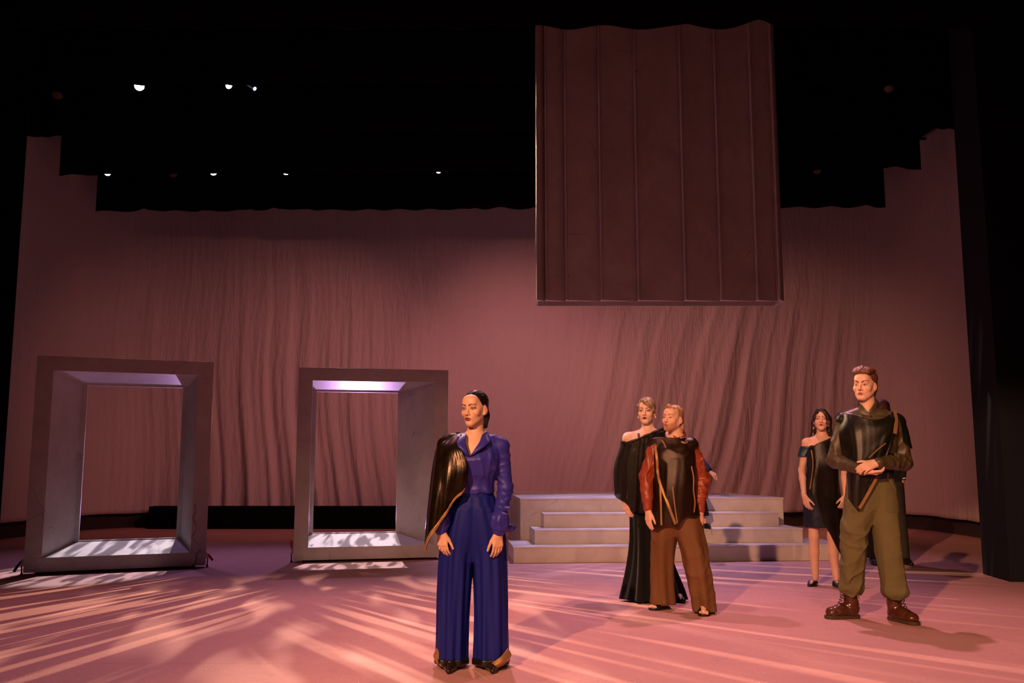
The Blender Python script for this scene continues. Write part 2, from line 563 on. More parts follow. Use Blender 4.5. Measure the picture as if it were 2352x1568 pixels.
# black hanging cloths: borders and a side leg, pleated
def drape_cloth(name, x0, x1, Y, z0, z1, label, zb0=None, fold=.045, freq=5.2, seed=0, scallop=.03):
    rng = np.random.RandomState(seed)
    n = int((x1 - x0) * 34)
    xs = np.linspace(x0, x1, n)
    ph = xs * freq * 2 + 1.3 * np.sin(xs * 1.7 + seed) + .8 * np.sin(xs * .61 + 2 * seed)
    yy = Y + fold * np.sin(ph)
    zb = np.interp(xs, [x0, x1], [z0, zb0 if zb0 is not None else z0])
    # uneven gathered hem
    hem = np.zeros(n)
    for _ in range(int((x1 - x0) * 3.2)):
        c0, w = rng.uniform(x0, x1), rng.uniform(.03, .16)
        hem += rng.uniform(-.3, 1.0) * np.exp(-((xs - c0) / w) ** 2)
    zb = zb + scallop * hem
    zt = np.linspace(0, 1, 5)
    V = np.empty((n, 5, 3))
    for k, t in enumerate(zt):
        V[:, k, 0] = xs
        V[:, k, 1] = Y + (yy - Y) * (1 - .5 * t)
        V[:, k, 2] = zb + (z1 - zb) * t
    idx = np.arange(n * 5).reshape(n, 5)
    Fq = np.stack([idx[:-1, :-1], idx[1:, :-1], idx[1:, 1:], idx[:-1, 1:]], -1).reshape(-1, 4)
    o = mesh_obj(name, V.reshape(-1, 3), Fq, M_BLACK, None, True)
    sm = o.modifiers.new('thickness', 'SOLIDIFY'); sm.thickness = .012
    return tag(o, label, 'curtain')

for i, (Y, xl, xr, yl, yr, lab) in enumerate((
        (14.6, 220, 2035, 485, 475, 'lowest black border cloth, straight across above the cyclorama'),
        (13.2, 133, 2118, 402, 387, 'second lowest black border cloth, with four lamps glowing below its hem'),
        (12.0, 40, 2215, 314, 295, 'middle black border cloth, its corners ending where the cyclorama is tallest'),
        (10.8, -60, 2300, 194, 192, 'high black border cloth behind the hanging fluted panel, lamps glowing below'),
        (8.3, -200, 2500, 64, 60, 'nearest black border cloth cutting off the top of the hanging fluted panel'))):
    L, R = PY(xl, yl, Y), PY(xr, yr, Y)
    drape_cloth('border_cloth', L.x, R.x, Y, L.z, 8.3, lab, R.z, seed=i + 3)
L = PY(5.6, 1050, 8.75)
drape_cloth('leg_cloth', -9.1, L.x, 8.75, .01, 8.35, 'tall black leg cloth hanging at the left edge of the stage', fold=.05, freq=3.2, seed=11, scallop=.0)


# ---------------------------------------------------------------- hanging fluted panel
def fluted_panel():
    Y = 9.45
    zb = PY(1500, 690, Y).z
    zt = 7.6
    xs = [PY(p, 690, Y).x for p in (1232, 1252.5, 1299, 1379.5, 1464.5, 1572, 1654, 1737, 1786.5, 1804)]
    root = empty('fluted_panel', ((xs[0] + xs[-1]) / 2, Y, zb))
    tag(root, 'tall hanging panel of dull mauve overlapping flutes above the steps', 'hanging panel')
    cx = root.location.x
    D = .36
    # open-bottomed box behind the flutes
    HH = zt - zb
    MB().box((xs[0] - cx + .004, .05, 0), (xs[0] - cx + .024, D, HH)).build('side_board', M_MARBLE, root)
    MB().box((xs[-1] - cx - .024, .05, 0), (xs[-1] - cx - .004, D, HH)).build('side_board', M_MARBLE, root)
    MB().box((xs[0] - cx + .024, D - .02, 0), (xs[-1] - cx - .024, D, HH)).build('back_board', M_MARBLE, root)
    for i in range(9):
        x0, x1 = xs[i] - cx, xs[i + 1] - cx
        w = x1 - x0
        mb = MB()
        H = zt - zb
        # each flute: proud rounded lip at its left edge, face dished back to the right
        prof = [(x0, .05), (x0, -.035), (x0 + .004, -.062), (x0 + .016, -.060), (x0 + .026, -.028)]
        for k in range(1, 9):
            t = k / 8
            prof.append((x0 + .026 + (w - .026) * t, -.028 + .075 * t ** 1.4))
        prof.append((x1, .05))
        n = len(prof)
        vs = [(p[0], p[1], 0.0) for p in prof] + [(p[0], p[1], H) for p in prof]
        fs = [(k, (k + 1) % n, (k + 1) % n + n, k + n) for k in range(n)]
        fs += [tuple(range(n - 1, -1, -1)), tuple(range(n, 2 * n))]
        mb.add(vs, fs)
        mb.build('flute', M_MARBLE, root)
    for x in (xs[0] - cx + .3, xs[-1] - cx - .3):
        MB().tube([(x, .2, zt - zb), (x, .2, 8.45 - zb)], .006, 8).build('cable', M_STEEL, root)
fluted_panel()


# ---------------------------------------------------------------- two box frames
def box_frame(bl, br, H, label, bw=.165, D=.62, tap=(.10, .10, .10, .07), flip=False, left_kind=0):
    bl, br = Vector((bl.x, bl.y, 0)), Vector((br.x, br.y, 0))
    W = (br - bl).length
    ang = math.atan2(br.y - bl.y, br.x - bl.x)
    root = empty('box_frame', bl, ang)
    tag(root, label, 'set piece')
    g = .028                                               # gap above the floor
    T = .19                                                # front boards are shallow boxes
    x0, x1, z0, z1 = bw, W - bw, bw + .01, H - bw * .94
    MB().box((0, 0, g), (W, T, z0)).build('bottom_rail', M_MARBLE, root, bevel=.004)
    MB().box((0, 0, z1), (W, T, H)).build('top_rail', M_MARBLE, root, bevel=.004)
    MB().box((0, 0, z0), (x0, T, z1)).build('stile', M_MARBLE, root, bevel=.004)
    MB().box((x1, 0, z0), (W, T, z1)).build('stile', M_MARBLE, root, bevel=.004)
    # lining that funnels to a smaller opening at the back
    tl, tr, tb, tt = tap
    F = [(x0, z0), (x1, z0), (x1, z1), (x0, z1)]
    B = [(x0 + tl, z0 + tb), (x1 - tr, z0 + tb), (x1 - tr, z1 - tt), (x0 + tl, z1 - tt)]
    o_ = .022
    Fo = [(x0 - o_, z0 - o_), (x1 + o_, z0 - o_), (x1 + o_, z1 + o_), (x0 - o_, z1 + o_)]
    Bo = [(x0 + tl - o_, z0 + tb - o_), (x1 - tr + o_, z0 + tb - o_), (x1 - tr + o_, z1 - tt + o_), (x0 + tl - o_, z1 - tt + o_)]
    yf = .02
    for k, nm in enumerate(('sill_panel', 'side_panel', 'head_panel', 'side_panel')):
        j = (k + 1) % 4
        mb = MB()
        mb.hexa([(F[k][0], yf, F[k][1]), (F[j][0], yf, F[j][1]), (Fo[j][0], yf, Fo[j][1]), (Fo[k][0], yf, Fo[k][1])],
                [(B[k][0], D, B[k][1]), (B[j][0], D, B[j][1]), (Bo[j][0], D, Bo[j][1]), (Bo[k][0], D, Bo[k][1])])
        mb.build(nm, M_MARBLE, root)
    # thin rear rim
    r = .05
    bx0, bz0, bx1, bz1 = B[0][0], B[0][1], B[2][0], B[2][1]
    for nm, a, c in (('rear_rim', (bx0 - .05, D, bz0 - .05), (bx0 + r, D + .05, bz1 + .05)),
                     ('rear_rim', (bx1 - r, D, bz0 - .05), (bx1 + .05, D + .05, bz1 + .05)),
                     ('rear_rim', (bx0 + r, D, bz1 - .018), (bx1 - r, D + .05, bz1 + .05)),
                     ('rear_rim', (bx0 + r, D, bz0 - .05), (bx1 - r, D + .05, bz0 + .012))):
        MB().box(a, c).build(nm, M_MARBLE, root)
    # casters, hidden under the rails
    for x in (.12, W - .12):
        for yy in (.10, D - .06):
            mb = MB().tube([(x - .012, yy, .017), (x + .012, yy, .017)], .017, 14)
            mb.build('caster', M_STEEL, root)
    MB().box((.10, T, g), (W - .10, D, g + .05)).build('base_board', M_MARBLE, root)
    for x in (.12, W - .12):
        MB().box((x - .02, .06, .02), (x + .02, .16, g + .02)).build('caster_mount', M_STEEL, root)
    # lever brakes with red grips on the outer sides
    for side in (-1, 1):
        x = -.014 if side < 0 else W + .014
        plate = MB().box((x - .012, .05, .10), (x + .012, .10, .16)).build('lever_brake', M_CHROME, root)
        MB().tube([(x + side * .004, .075, .15), (x + side * .010, .075, .10), (x + side * .006, .075, .03)], .007, 8).build('brake_rod', M_STEEL, plate)
        MB().tube([(x + side * .006, .075, .03), (x + side * .006, .075, .002)], [.008, .016], 10).build('brake_foot', M_STEEL, plate)
        if (side > 0) != flip:
            grip = [(x + side * .012, .06, .145), (x + side * .025, .05, .125), (x + side * .062, .045, .075)]
        else:
            grip = [(x + side * .006, .06, .15), (x + side * .010, .05, .19), (x + side * .012, .045, .255)]
        if left_kind == 1 and side < 0:
            grip = [(x - .012, .06, .145), (x - .04, .05, .10), (x - .075, .04, .04)]
        MB().tube(grip, [.007, .013, .015], 10).build('red_grip', M_STEEL if (left_kind == 1 and side < 0) else M_RED, plate)
    return root

box_frame(PZ(52, 1322), PZ(472, 1304), 2.283, 'tall grey marbled box frame standing at far left, nearest the black leg cloth', tap=(.25, .085, .10, .085), left_kind=1)
box_frame(PZ(673, 1293), PZ(1026, 1284.5), 2.27, 'tall grey marbled box frame standing just left of the woman in blue', tap=(.0, .34, .10, .07))


# ---------------------------------------------------------------- steps and platform
def platform():
    a, b_ = PZ(1180, 1293), PZ(1948, 1286)
    ang = math.atan2(b_.y - a.y, b_.x - a.x)
    root = empty('step_platform', (a.x, a.y, 0), ang)
    tag(root, 'grey marbled platform with broad steps in front, behind the black dressed woman', 'platform')
    W = (Vector((b_.x, b_.y)) - Vector((a.x, a.y))).length
    h = [.183, .352, .525, .695]
    # step footprints: left, right insets in metres, front depth
    xl = [0, .275, .42]
    xr = [W, W - .42, W - .60]
    yf = [0, .30, .60, .90]
    for k in range(3):
        st = MB().box((xl[k], yf[k], 0 if k == 0 else 0), (xr[k], .90, h[k] - .022)).build('step', M_MARBLE, root, bevel=.004)
        MB().box((xl[k] - .004, yf[k] - .006, h[k] - .022), (xr[k] + .004, .90, h[k])).build('tread_board', M_MARBLE, st, bevel=.003)
    MB().box((.155, .90, 0), (W - .42, 3.05, h[3] - .022)).build('deck_body', M_MARBLE, root, bevel=.004)
    # curved-back deck top
    pts = [(.15, .895), (W - .415, .895), (W - .415, 1.25)]
    x1, x0 = W - .415, .15
    for k in range(1, 13):
        t = k / 12
        pts.append((x1 - (x1 - 2.6) * t, 1.25 + 1.82 * math.sin(t * math.pi / 2)))
    pts += [(x0, 3.07)]
    n = len(pts)
    vs = [(p[0], p[1], h[3] - .022) for p in pts] + [(p[0], p[1], h[3]) for p in pts]
    fs = [(k, (k + 1) % n, (k + 1) % n + n, k + n) for k in range(n)] + [tuple(range(n - 1, -1, -1)), tuple(range(n, 2 * n))]
    mesh_obj('deck_board', vs, fs, M_MARBLE, root)
    return root, W, h, yf
PLAT, PLAT_W, PLAT_H, PLAT_Y = platform()


# ---------------------------------------------------------------- lamps on the upstage pipes
def pipe(Y, z, x0, x1, label):
    o = MB().tube([(x0, Y, z), (x1, Y, z)], .024, 12).build('batten_pipe', M_STEEL)
    tag(o, label, 'pipe')
    for x in np.linspace(x0 + 1, x1 - 1, 5):
        MB().tube([(x, Y, z), (x, Y, 8.5)], .004, 6).build('lift_line', M_STEEL, o)


def stage_lamp(px, py, Y, aim, label, lens=None, r=.075, group=None):
    zp = 6.63 if Y < 12 else 6.25
    lens = lens or M_LENS
    p = PY(px, py, Y)
    root = empty('stage_lamp', (p.x, Y, p.z))
    tag(root, label, 'stage light', group)
    d = (Vector(aim) - p).normalized()
    q = d.to_track_quat('-Z', 'Y').to_matrix()
    def L(v): return q @ Vector(v)
    MB().tube([L((0, 0, -.01)), L((0, 0, .05)), L((0, 0, .16)), L((0, 0, .30)), L((0, 0, .36))], [r * 1.12, r * 1.15, r, r * .9, r * .5], 20).build('housing', M_STEEL, root)
    MB().tube([L((0, 0, -.012)), L((0, 0, -.016)), L((0, 0, -.020))], [r, r * .8, r * .3], 20).build('lens', lens, root, True)
    hb = L((0, 0, .15))
    MB().tube([hb + L((r * 1.2, 0, 0)), hb + L((r * 1.25, 0, 0)) + Vector((0, 0, .16)), hb + Vector((0, 0, .26)),
               hb - L((r * 1.25, 0, 0)) + Vector((0, 0, .16)), hb - L((r * 1.2, 0, 0))], .008, 8).build('yoke', M_STEEL, root)
    MB().tube([hb + Vector((0, 0, .25)), Vector((hb.x, 0, zp - p.z - .026))], .018, 10).build('clamp', M_STEEL, root)
    return root

pipe(11.45, 6.63, -6.6, 6.6, 'steel lighting pipe above the upper row of lamps')
pipe(13.85, 6.25, -6.6, 6.6, 'steel lighting pipe above the lower row of lamps')
FRONT = (0, 4, .5)
stage_lamp(320, 197, 11.45, (-.6, 2, .5), 'brightest lamp of the upper row, glaring white at left', r=.062)
stage_lamp(525, 196, 11.45, (1.5, 6.0, 0), 'small bright lamp of the upper row, second from left', r=.042)
stage_lamp(584, 203, 11.45, (4.5, 7.0, 0), 'small blue tinted lamp of the upper row', M_LENSB, r=.026)
stage_lamp(247, 396, 13.85, (-1.0, 5.0, 0), 'small bright lamp of the lower row, leftmost', r=.05)
stage_lamp(490, 395, 13.85, (-.5, 5.0, 0), 'small bright lamp of the lower row, second from left', r=.05)
stage_lamp(657, 394, 13.85, (-.5, 5.0, 0), 'small bright lamp of the lower row, third from left', r=.05)
stage_lamp(1007, 391, 13.85, (-3.2, 6.6, 0), 'small faint lamp of the lower row, rightmost of those lit', r=.045)
stage_lamp(132, 218, 11.45, (-5, 8, 0), 'dim unlit lamp at far left of the upper row', M_LENSD, r=.07)
stage_lamp(397, 399, 13.85, (-3, 9, 0), 'dim unlit lamp between two lit ones in the lower row', M_LENSD, r=.06)
stage_lamp(2042, 203, 11.45, (3, 8, 0), 'dim unlit lamp high at right beyond the fluted panel', M_LENSD, r=.06)
stage_lamp(1877, 391, 13.85, (3, 9, 0), 'dim unlit lamp at right in the lower row', M_LENSD, r=.06)

# ---------------------------------------------------------------- figure tools: smooth implicit shapes meshed with surface nets
V3 = lambda *a: np.array(a, dtype=np.float64)


def rotz(a):
    c, s = math.cos(a), math.sin(a)
    return np.array([[c, -s, 0], [s, c, 0], [0, 0, 1.0]])


def rotx(a):
    c, s = math.cos(a), math.sin(a)
    return np.array([[1.0, 0, 0], [0, c, -s], [0, s, c]])


def roty(a):
    c, s = math.cos(a), math.sin(a)
    return np.array([[c, 0, s], [0, 1.0, 0], [-s, 0, c]])


def unit(v):
    v = np.asarray(v, float)
    return v / np.linalg.norm(v)


def wrinkle(seed, amp, freq, n=7, zs=1.0):
    rng = np.random.RandomState(seed)
    K = rng.normal(size=(n, 3)) * freq
    K[:, 2] *= zs
    ph = rng.uniform(0, 6.28, n)
    M = rng.normal(size=(n, 3)) * freq * .22
    pm = rng.uniform(0, 6.28, n)
    def f(X, Y, Z):
        d = 0
        for k, p, m, q in zip(K, ph, M, pm):
            w = np.clip(np.sin(X * m[0] + Y * m[1] + Z * m[2] + q), 0, 1)        # each crease lives in a patch
            s_ = .5 * (X * k[0] + Y * k[1] + Z * k[2] + p + .8 * np.sin(X * m[1] * 2.1 + Z * m[0] * 2.3))
            d = d - w * (1 - np.abs(np.sin(s_))) ** 2
        return amp * (d * 1.5 + .35 * math.sqrt(n))
    return f


class Sdf:
    def __init__(self, lo, hi, h):
        self.lo = np.array(lo, float)
        self.h = h
        self.n = np.ceil((np.array(hi) - self.lo) / h).astype(int) + 1
        self.ax = [(self.lo[i] + np.arange(self.n[i]) * h).astype(np.float32) for i in range(3)]
        self.D = np.full(self.n, .5, np.float32)

    def region(self, lo, hi, pad):
        a = np.clip(np.floor((np.array(lo) - pad - self.lo) / self.h).astype(int), 0, self.n)
        b = np.clip(np.ceil((np.array(hi) + pad - self.lo) / self.h).astype(int) + 1, 0, self.n)
        if np.any(b - a < 1): return None
        sl = tuple(slice(a[i], b[i]) for i in range(3))
        return sl, self.ax[0][sl[0]][:, None, None], self.ax[1][sl[1]][None, :, None], self.ax[2][sl[2]][None, None, :]

    def _apply(self, f, lo, hi, k, op, disp):
        r = self.region(lo, hi, k + 3 * self.h + (.01 if disp else 0))
        if r is None: return self
        sl, X, Y, Z = r
        d = f(X, Y, Z)
        if disp is not None: d = d + disp(X, Y, Z)
        A = self.D[sl]
        if op == 'sub': d = -d
        if op == 'add':
            e = np.maximum(k - np.abs(A - d), 0) / max(k, 1e-6)
            self.D[sl] = np.minimum(A, d) - e * e * k * .25
        else:
            e = np.maximum(k - np.abs(A - d), 0) / max(k, 1e-6)
            self.D[sl] = np.maximum(A, d) + e * e * k * .25
        return self

    def cone(self, a, b, ra, rb, k=.01, op='add', disp=None):
        a, b = np.asarray(a, float), np.asarray(b, float)
        ab = b - a
        L2 = float(ab @ ab) + 1e-12
        def f(X, Y, Z):
            px, py, pz = X - a[0], Y - a[1], Z - a[2]
            t = np.clip((px * ab[0] + py * ab[1] + pz * ab[2]) / L2, 0, 1)
            return np.sqrt((px - t * ab[0]) ** 2 + (py - t * ab[1]) ** 2 + (pz - t * ab[2]) ** 2) - (ra + (rb - ra) * t)
        R = max(ra, rb)
        return self._apply(f, np.minimum(a, b) - R, np.maximum(a, b) + R, k, op, disp)

    def chain(self, pts, rad, k=.01, op='add', disp=None):
        for i in range(len(pts) - 1):
            self.cone(pts[i], pts[i + 1], rad[i], rad[i + 1], k, op, disp)
        return self

    def ell(self, c, r, R=None, k=.01, op='add', disp=None):
        c, r = np.asarray(c, float), np.asarray(r, float)
        R = np.eye(3) if R is None else R
        def f(X, Y, Z):
            px, py, pz = X - c[0], Y - c[1], Z - c[2]
            q = [(R[0, i] * px + R[1, i] * py + R[2, i] * pz) for i in range(3)]
            k0 = np.sqrt((q[0] / r[0]) ** 2 + (q[1] / r[1]) ** 2 + (q[2] / r[2]) ** 2)
            k1 = np.sqrt((q[0] / r[0] ** 2) ** 2 + (q[1] / r[1] ** 2) ** 2 + (q[2] / r[2] ** 2) ** 2)
            return k0 * (k0 - 1) / np.maximum(k1, 1e-4)
        m = r.max()
        ext = np.sqrt((R ** 2) @ (r ** 2))
        return self._apply(f, c - ext, c + ext, k, op, disp)

    def loft(self, st, k=.01, op='add', yaw=0.0, piv=(0, 0), p=2.0, folds=(), disp=None, cap=.0):
        """st: rows (z, cx, cy, rx, ry) from low to high"""
        st = np.array(sorted(st), float)
        if len(st) > 2:
            zz = np.linspace(st[0, 0], st[-1, 0], 80)
            sl_ = np.gradient(st[:, 1:], st[:, 0], axis=0)
            i = np.clip(np.searchsorted(st[:, 0], zz, 'right') - 1, 0, len(st) - 2)
            hh = (st[i + 1, 0] - st[i, 0])[:, None]; t = ((zz - st[i, 0]) / hh[:, 0])[:, None]
            y0, y1, m0, m1 = st[i, 1:], st[i + 1, 1:], sl_[i] * hh, sl_[i + 1] * hh
            st = np.c_[zz, (2 * t ** 3 - 3 * t ** 2 + 1) * y0 + (t ** 3 - 2 * t ** 2 + t) * m0 + (-2 * t ** 3 + 3 * t ** 2) * y1 + (t ** 3 - t ** 2) * m1]
        ca, sa = math.cos(yaw), math.sin(yaw)
        R = (st[:, 3:5].max(1) + np.abs(st[:, 1:3]).max(1)).max() + .03
        def f(X, Y, Z):
            z = np.clip(Z, st[0, 0], st[-1, 0])
            zz = z.ravel()
            u = [np.interp(zz, st[:, 0], st[:, i]).reshape(z.shape).astype(np.float32) for i in range(1, 5)]
            x0, y0 = X - piv[0], Y - piv[1]
            x = ca * x0 + sa * y0 - u[0]
            y = -sa * x0 + ca * y0 - u[1]
            ax, ay = np.abs(x) / u[2], np.abs(y) / u[3]
            rho = (ax ** p + ay ** p) ** (1.0 / p) if p != 2.0 else np.sqrt(ax * ax + ay * ay)
            d = (rho - 1) * np.minimum(u[2], u[3])
            if folds:
                an = np.arctan2(y / u[3], x / u[2])
                t = (z - st[0, 0]) / (st[-1, 0] - st[0, 0])
                for a0, a1, nn, ph, tw in folds:
                    d = d + (a0 + (a1 - a0) * t) * np.sin(nn * an + ph + tw * z)
            dz = np.maximum(st[0, 0] - Z, Z - st[-1, 0])
            return np.maximum(d, dz)
        lo = V3(piv[0] - R, piv[1] - R, st[0, 0]); hi = V3(piv[0] + R, piv[1] + R, st[-1, 0])
        return self._apply(f, lo, hi, k, op, disp)

    def func(self, f, lo, hi, k=.004, op='sub'):
        return self._apply(f, np.array(lo, float), np.array(hi, float), k, op, None)

    def at(self, P):
        P = np.atleast_2d(P)
        g = (P - self.lo) / self.h
        i = np.clip(np.floor(g).astype(int), 0, self.n - 2)
        u = np.clip(g - i, 0, 1)
        out = 0
        for dx in (0, 1):
            for dy in (0, 1):
                for dz in (0, 1):
                    w = (u[:, 0] if dx else 1 - u[:, 0]) * (u[:, 1] if dy else 1 - u[:, 1]) * (u[:, 2] if dz else 1 - u[:, 2])
                    out = out + w * self.D[i[:, 0] + dx, i[:, 1] + dy, i[:, 2] + dz]
        return out

    def hit(self, P, d, L=.12, n=61):
        """first surface point along d from each P"""
        P = np.atleast_2d(P).astype(float)
        best = np.full(len(P), np.nan)
        prev = self.at(P)
        for i in range(1, n):
            t = L * i / (n - 1)
            cur = self.at(P + d * t)
            m = np.isnan(best) & (cur <= 0)
            t0 = L * (i - 1) / (n - 1)
            fr = prev / np.maximum(prev - cur, 1e-9)
            best[m] = (t0 + (t - t0) * np.clip(fr, 0, 1))[m]
            prev = cur
        best[np.isnan(best)] = L * .7
        return P + d * best[:, None]

    def mesh(self):
        D = self.D
        D[0], D[-1] = np.maximum(D[0], .01), np.maximum(D[-1], .01)
        D[:, 0], D[:, -1] = np.maximum(D[:, 0], .01), np.maximum(D[:, -1], .01)
        D[:, :, 0], D[:, :, -1] = np.maximum(D[:, :, 0], .01), np.maximum(D[:, :, -1], .01)
        ins = D < 0
        cnt = np.zeros(tuple(np.array(D.shape) - 1), np.int8)
        for a in (0, 1):
            for b in (0, 1):
                for c in (0, 1):
                    cnt += ins[a:D.shape[0] - 1 + a, b:D.shape[1] - 1 + b, c:D.shape[2] - 1 + c]
        act = (cnt > 0) & (cnt < 8)
        I = np.argwhere(act)
        idm = np.full(act.shape, -1, np.int32)
        idm[act] = np.arange(len(I))
        acc = np.zeros((len(I), 3)); num = np.zeros(len(I))
        corners = [(a, b, c) for a in (0, 1) for b in (0, 1) for c in (0, 1)]
        val = {c: D[I[:, 0] + c[0], I[:, 1] + c[1], I[:, 2] + c[2]].astype(np.float64) for c in corners}
        for c in corners:
            for axis in range(3):
                if c[axis] == 0:
                    c2 = list(c); c2[axis] = 1; c2 = tuple(c2)
                    v0, v1 = val[c], val[c2]
                    m = (v0 < 0) != (v1 < 0)
                    t = np.where(m, v0 / np.where(m, v0 - v1, 1), 0)
                    p = np.tile(np.array(c, float), (len(I), 1))
                    p[:, axis] += t
                    acc[m] += p[m]; num[m] += 1
        V = self.lo + (I + acc / num[:, None]) * self.h
        F = []
        for axis in range(3):
            o1, o2 = [(1, 2), (2, 0), (0, 1)][axis]
            sl0 = [slice(None)] * 3; sl1 = [slice(None)] * 3
            sl0[axis] = slice(0, -1); sl1[axis] = slice(1, None)
            A, B = ins[tuple(sl0)], ins[tuple(sl1)]
            E = np.argwhere(A != B)
            ok = (E[:, o1] > 0) & (E[:, o2] > 0) & (E[:, o1] < D.shape[o1] - 1) & (E[:, o2] < D.shape[o2] - 1)
            E = E[ok]
            s = A[tuple(E.T)]
            q = []
            for d1, d2 in ((1, 1), (0, 1), (0, 0), (1, 0)):
                e = E.copy(); e[:, o1] -= d1; e[:, o2] -= d2
                q.append(idm[tuple(e.T)])
            q = np.stack(q, 1)
            q = np.where(s[:, None], q, q[:, ::-1])
            F.append(q)
        F = np.vstack(F)
        F = F[(F >= 0).all(1)]
        return V, F


def colour_attr(o, C):
    at = o.data.color_attributes.new('Col', 'FLOAT_COLOR', 'POINT')
    buf = np.ones((len(o.data.vertices), 4), np.float32)
    buf[:, :3] = C
    at.data.foreach_set('color', buf.ravel())


def sdf_obj(S, name, mat, parent, paint=None, smooth_it=None):
    V, F = S.mesh()
    if smooth_it is None: smooth_it = 0 if paint is not None or S.h < .0042 else 2
    for _ in range(smooth_it):
        acc = np.zeros_like(V); n = np.zeros(len(V))
        for a in range(4):
            b = (a + 1) % 4
            np.add.at(acc, F[:, a], V[F[:, b]]); np.add.at(acc, F[:, b], V[F[:, a]])
            n += np.bincount(F[:, a], minlength=len(V)) + np.bincount(F[:, b], minlength=len(V))
        V = .5 * V + .5 * acc / np.maximum(n, 1)[:, None]
    me = bpy.data.meshes.new(name)
    nv, nf = len(V), len(F)
    me.vertices.add(nv); me.vertices.foreach_set('co', V.astype(np.float32).ravel())
    me.loops.add(nf * 4); me.loops.foreach_set('vertex_index', F.astype(np.int32).ravel())
    me.polygons.add(nf)
    me.polygons.foreach_set('loop_start', np.arange(0, nf * 4, 4, dtype=np.int32))
    me.polygons.foreach_set('use_smooth', np.ones(nf, dtype=bool))
    me.update(calc_edges=True)
    me.validate()
    me.materials.append(mat)
    o = bpy.data.objects.new(name, me)
    link(o, parent)
    if paint is not None: colour_attr(o, paint(V))
    return o


def grid_obj(name, G, mat, parent, thick=.003, C=None, offset=0.0):
    nu, nv = G.shape[:2]
    idx = np.arange(nu * nv).reshape(nu, nv)
    Fq = np.stack([idx[:-1, :-1], idx[1:, :-1], idx[1:, 1:], idx[:-1, 1:]], -1).reshape(-1, 4)
    o = mesh_obj(name, G.reshape(-1, 3), Fq, mat, parent, True)
    if C is not None: colour_attr(o, C.reshape(-1, 3))
    if thick:
        m = o.modifiers.new('thickness', 'SOLIDIFY'); m.thickness = thick; m.offset = offset
    return o


def surf(cols, nu, nv):
    cols = np.array(cols, float)                                  # columns x rows x 3
    A = np.stack([catmull(c, nv) for c in cols])                  # columns x nv x 3
    return np.stack([catmull(A[:, j], nu) for j in range(nv)], 1)  # nu x nv x 3


def normals(G):
    du, dv = np.gradient(G, axis=0), np.gradient(G, axis=1)
    n = np.cross(du, dv)
    return n / np.maximum(np.linalg.norm(n, axis=2, keepdims=True), 1e-9)


def drape(name, cols, mat, parent, nu=70, nv=70, folds=(), thick=.003, trim=None, trim_mat=None, out=-1, trim_name='trim_band', clear=()):
    """sheet through control columns; folds (amp_top, amp_bottom, cycles, phase, drift)"""
    G = surf(cols, nu, nv)
    N = normals(G) * out
    u = np.linspace(0, 1, nu)[:, None]; v = np.linspace(0, 1, nv)[None, :]
    d = 0
    for i_, (a0, a1, n, ph, dr) in enumerate(folds):
        uw = u + .045 * np.sin(7.3 * u + ph * 3 + 1.3 * v) + .02 * np.sin(19 * u + 2 * ph)
        mod = .55 + .45 * np.sin(4.1 * u + 5 * ph + 2.2 * v + i_)
        d = d + (a0 + (a1 - a0) * v) * mod * np.sin(2 * math.pi * n * uw + ph + dr * v)
    if folds: G = G + N * np.broadcast_to(d, G.shape[:2])[..., None]
    for S_, mg in clear:
        sh_ = G.shape
        Pp = G.reshape(-1, 3).copy()
        e_ = S_.h
        for _ in range(6):
            dist = S_.at(Pp)
            g_ = np.stack([S_.at(Pp + np.eye(3)[i] * e_) - S_.at(Pp - np.eye(3)[i] * e_) for i in range(3)], 1)
            g_ /= np.maximum(np.linalg.norm(g_, axis=1, keepdims=True), 1e-6)
            inb = np.all((Pp > S_.lo + 2 * e_) & (Pp < S_.lo + (S_.n - 3) * e_), axis=1)
            Pp += g_ * (np.clip(mg - dist, 0, .02) * inb)[:, None]
        G = Pp.reshape(sh_)
        for _ in range(2):
            G[1:-1, 1:-1] = .5 * G[1:-1, 1:-1] + .125 * (G[2:, 1:-1] + G[:-2, 1:-1] + G[1:-1, 2:] + G[1:-1, :-2])
    o = grid_obj(name, G, mat, parent, thick)
    N = normals(G) * out
    for e, w in (trim or ()):
        if e == 'bottom': sub, sn = G[:, int(nv * (1 - w)):], N[:, int(nv * (1 - w)):]
        elif e == 'top': sub, sn = G[:, :max(2, int(nv * w))], N[:, :max(2, int(nv * w))]
        elif e == 'right': sub, sn = G[int(nu * (1 - w)):], N[int(nu * (1 - w)):]
        else: sub, sn = G[:max(2, int(nu * w))], N[:max(2, int(nu * w))]
        grid_obj(trim_name, sub + sn * .003, trim_mat, o, .005)
    return o, G


def on_grid(G, pts, off=.005):
    """front-most points of sheet G at the given (x, z) places"""
    P = G.reshape(-1, 3)
    out = []
    for x, z in pts:
        r = np.hypot(P[:, 0] - x, P[:, 2] - z)
        c = P[np.argsort(r)[:8]]
        q = c[np.argmin(c[:, 1])]
        out.append((x, q[1] - off, z))
    return out


def ribbon(name, pts, w, mat, parent, nrm=(0, -1, 0), n=40, thick=.004):
    P = catmull(pts, n)
    t = np.gradient(P, axis=0); t /= np.linalg.norm(t, axis=1, keepdims=True)
    nn = np.tile(np.array(nrm, float), (n, 1))
    s = np.cross(t, nn); s /= np.linalg.norm(s, axis=1, keepdims=True)
    G = np.stack([P - s * w / 2, P, P + s * w / 2], 0)
    o = grid_obj(name, G, mat, parent, min(thick, .002))
    o.data.polygons.foreach_set('use_smooth', np.zeros(len(o.data.polygons), dtype=bool))
    return o


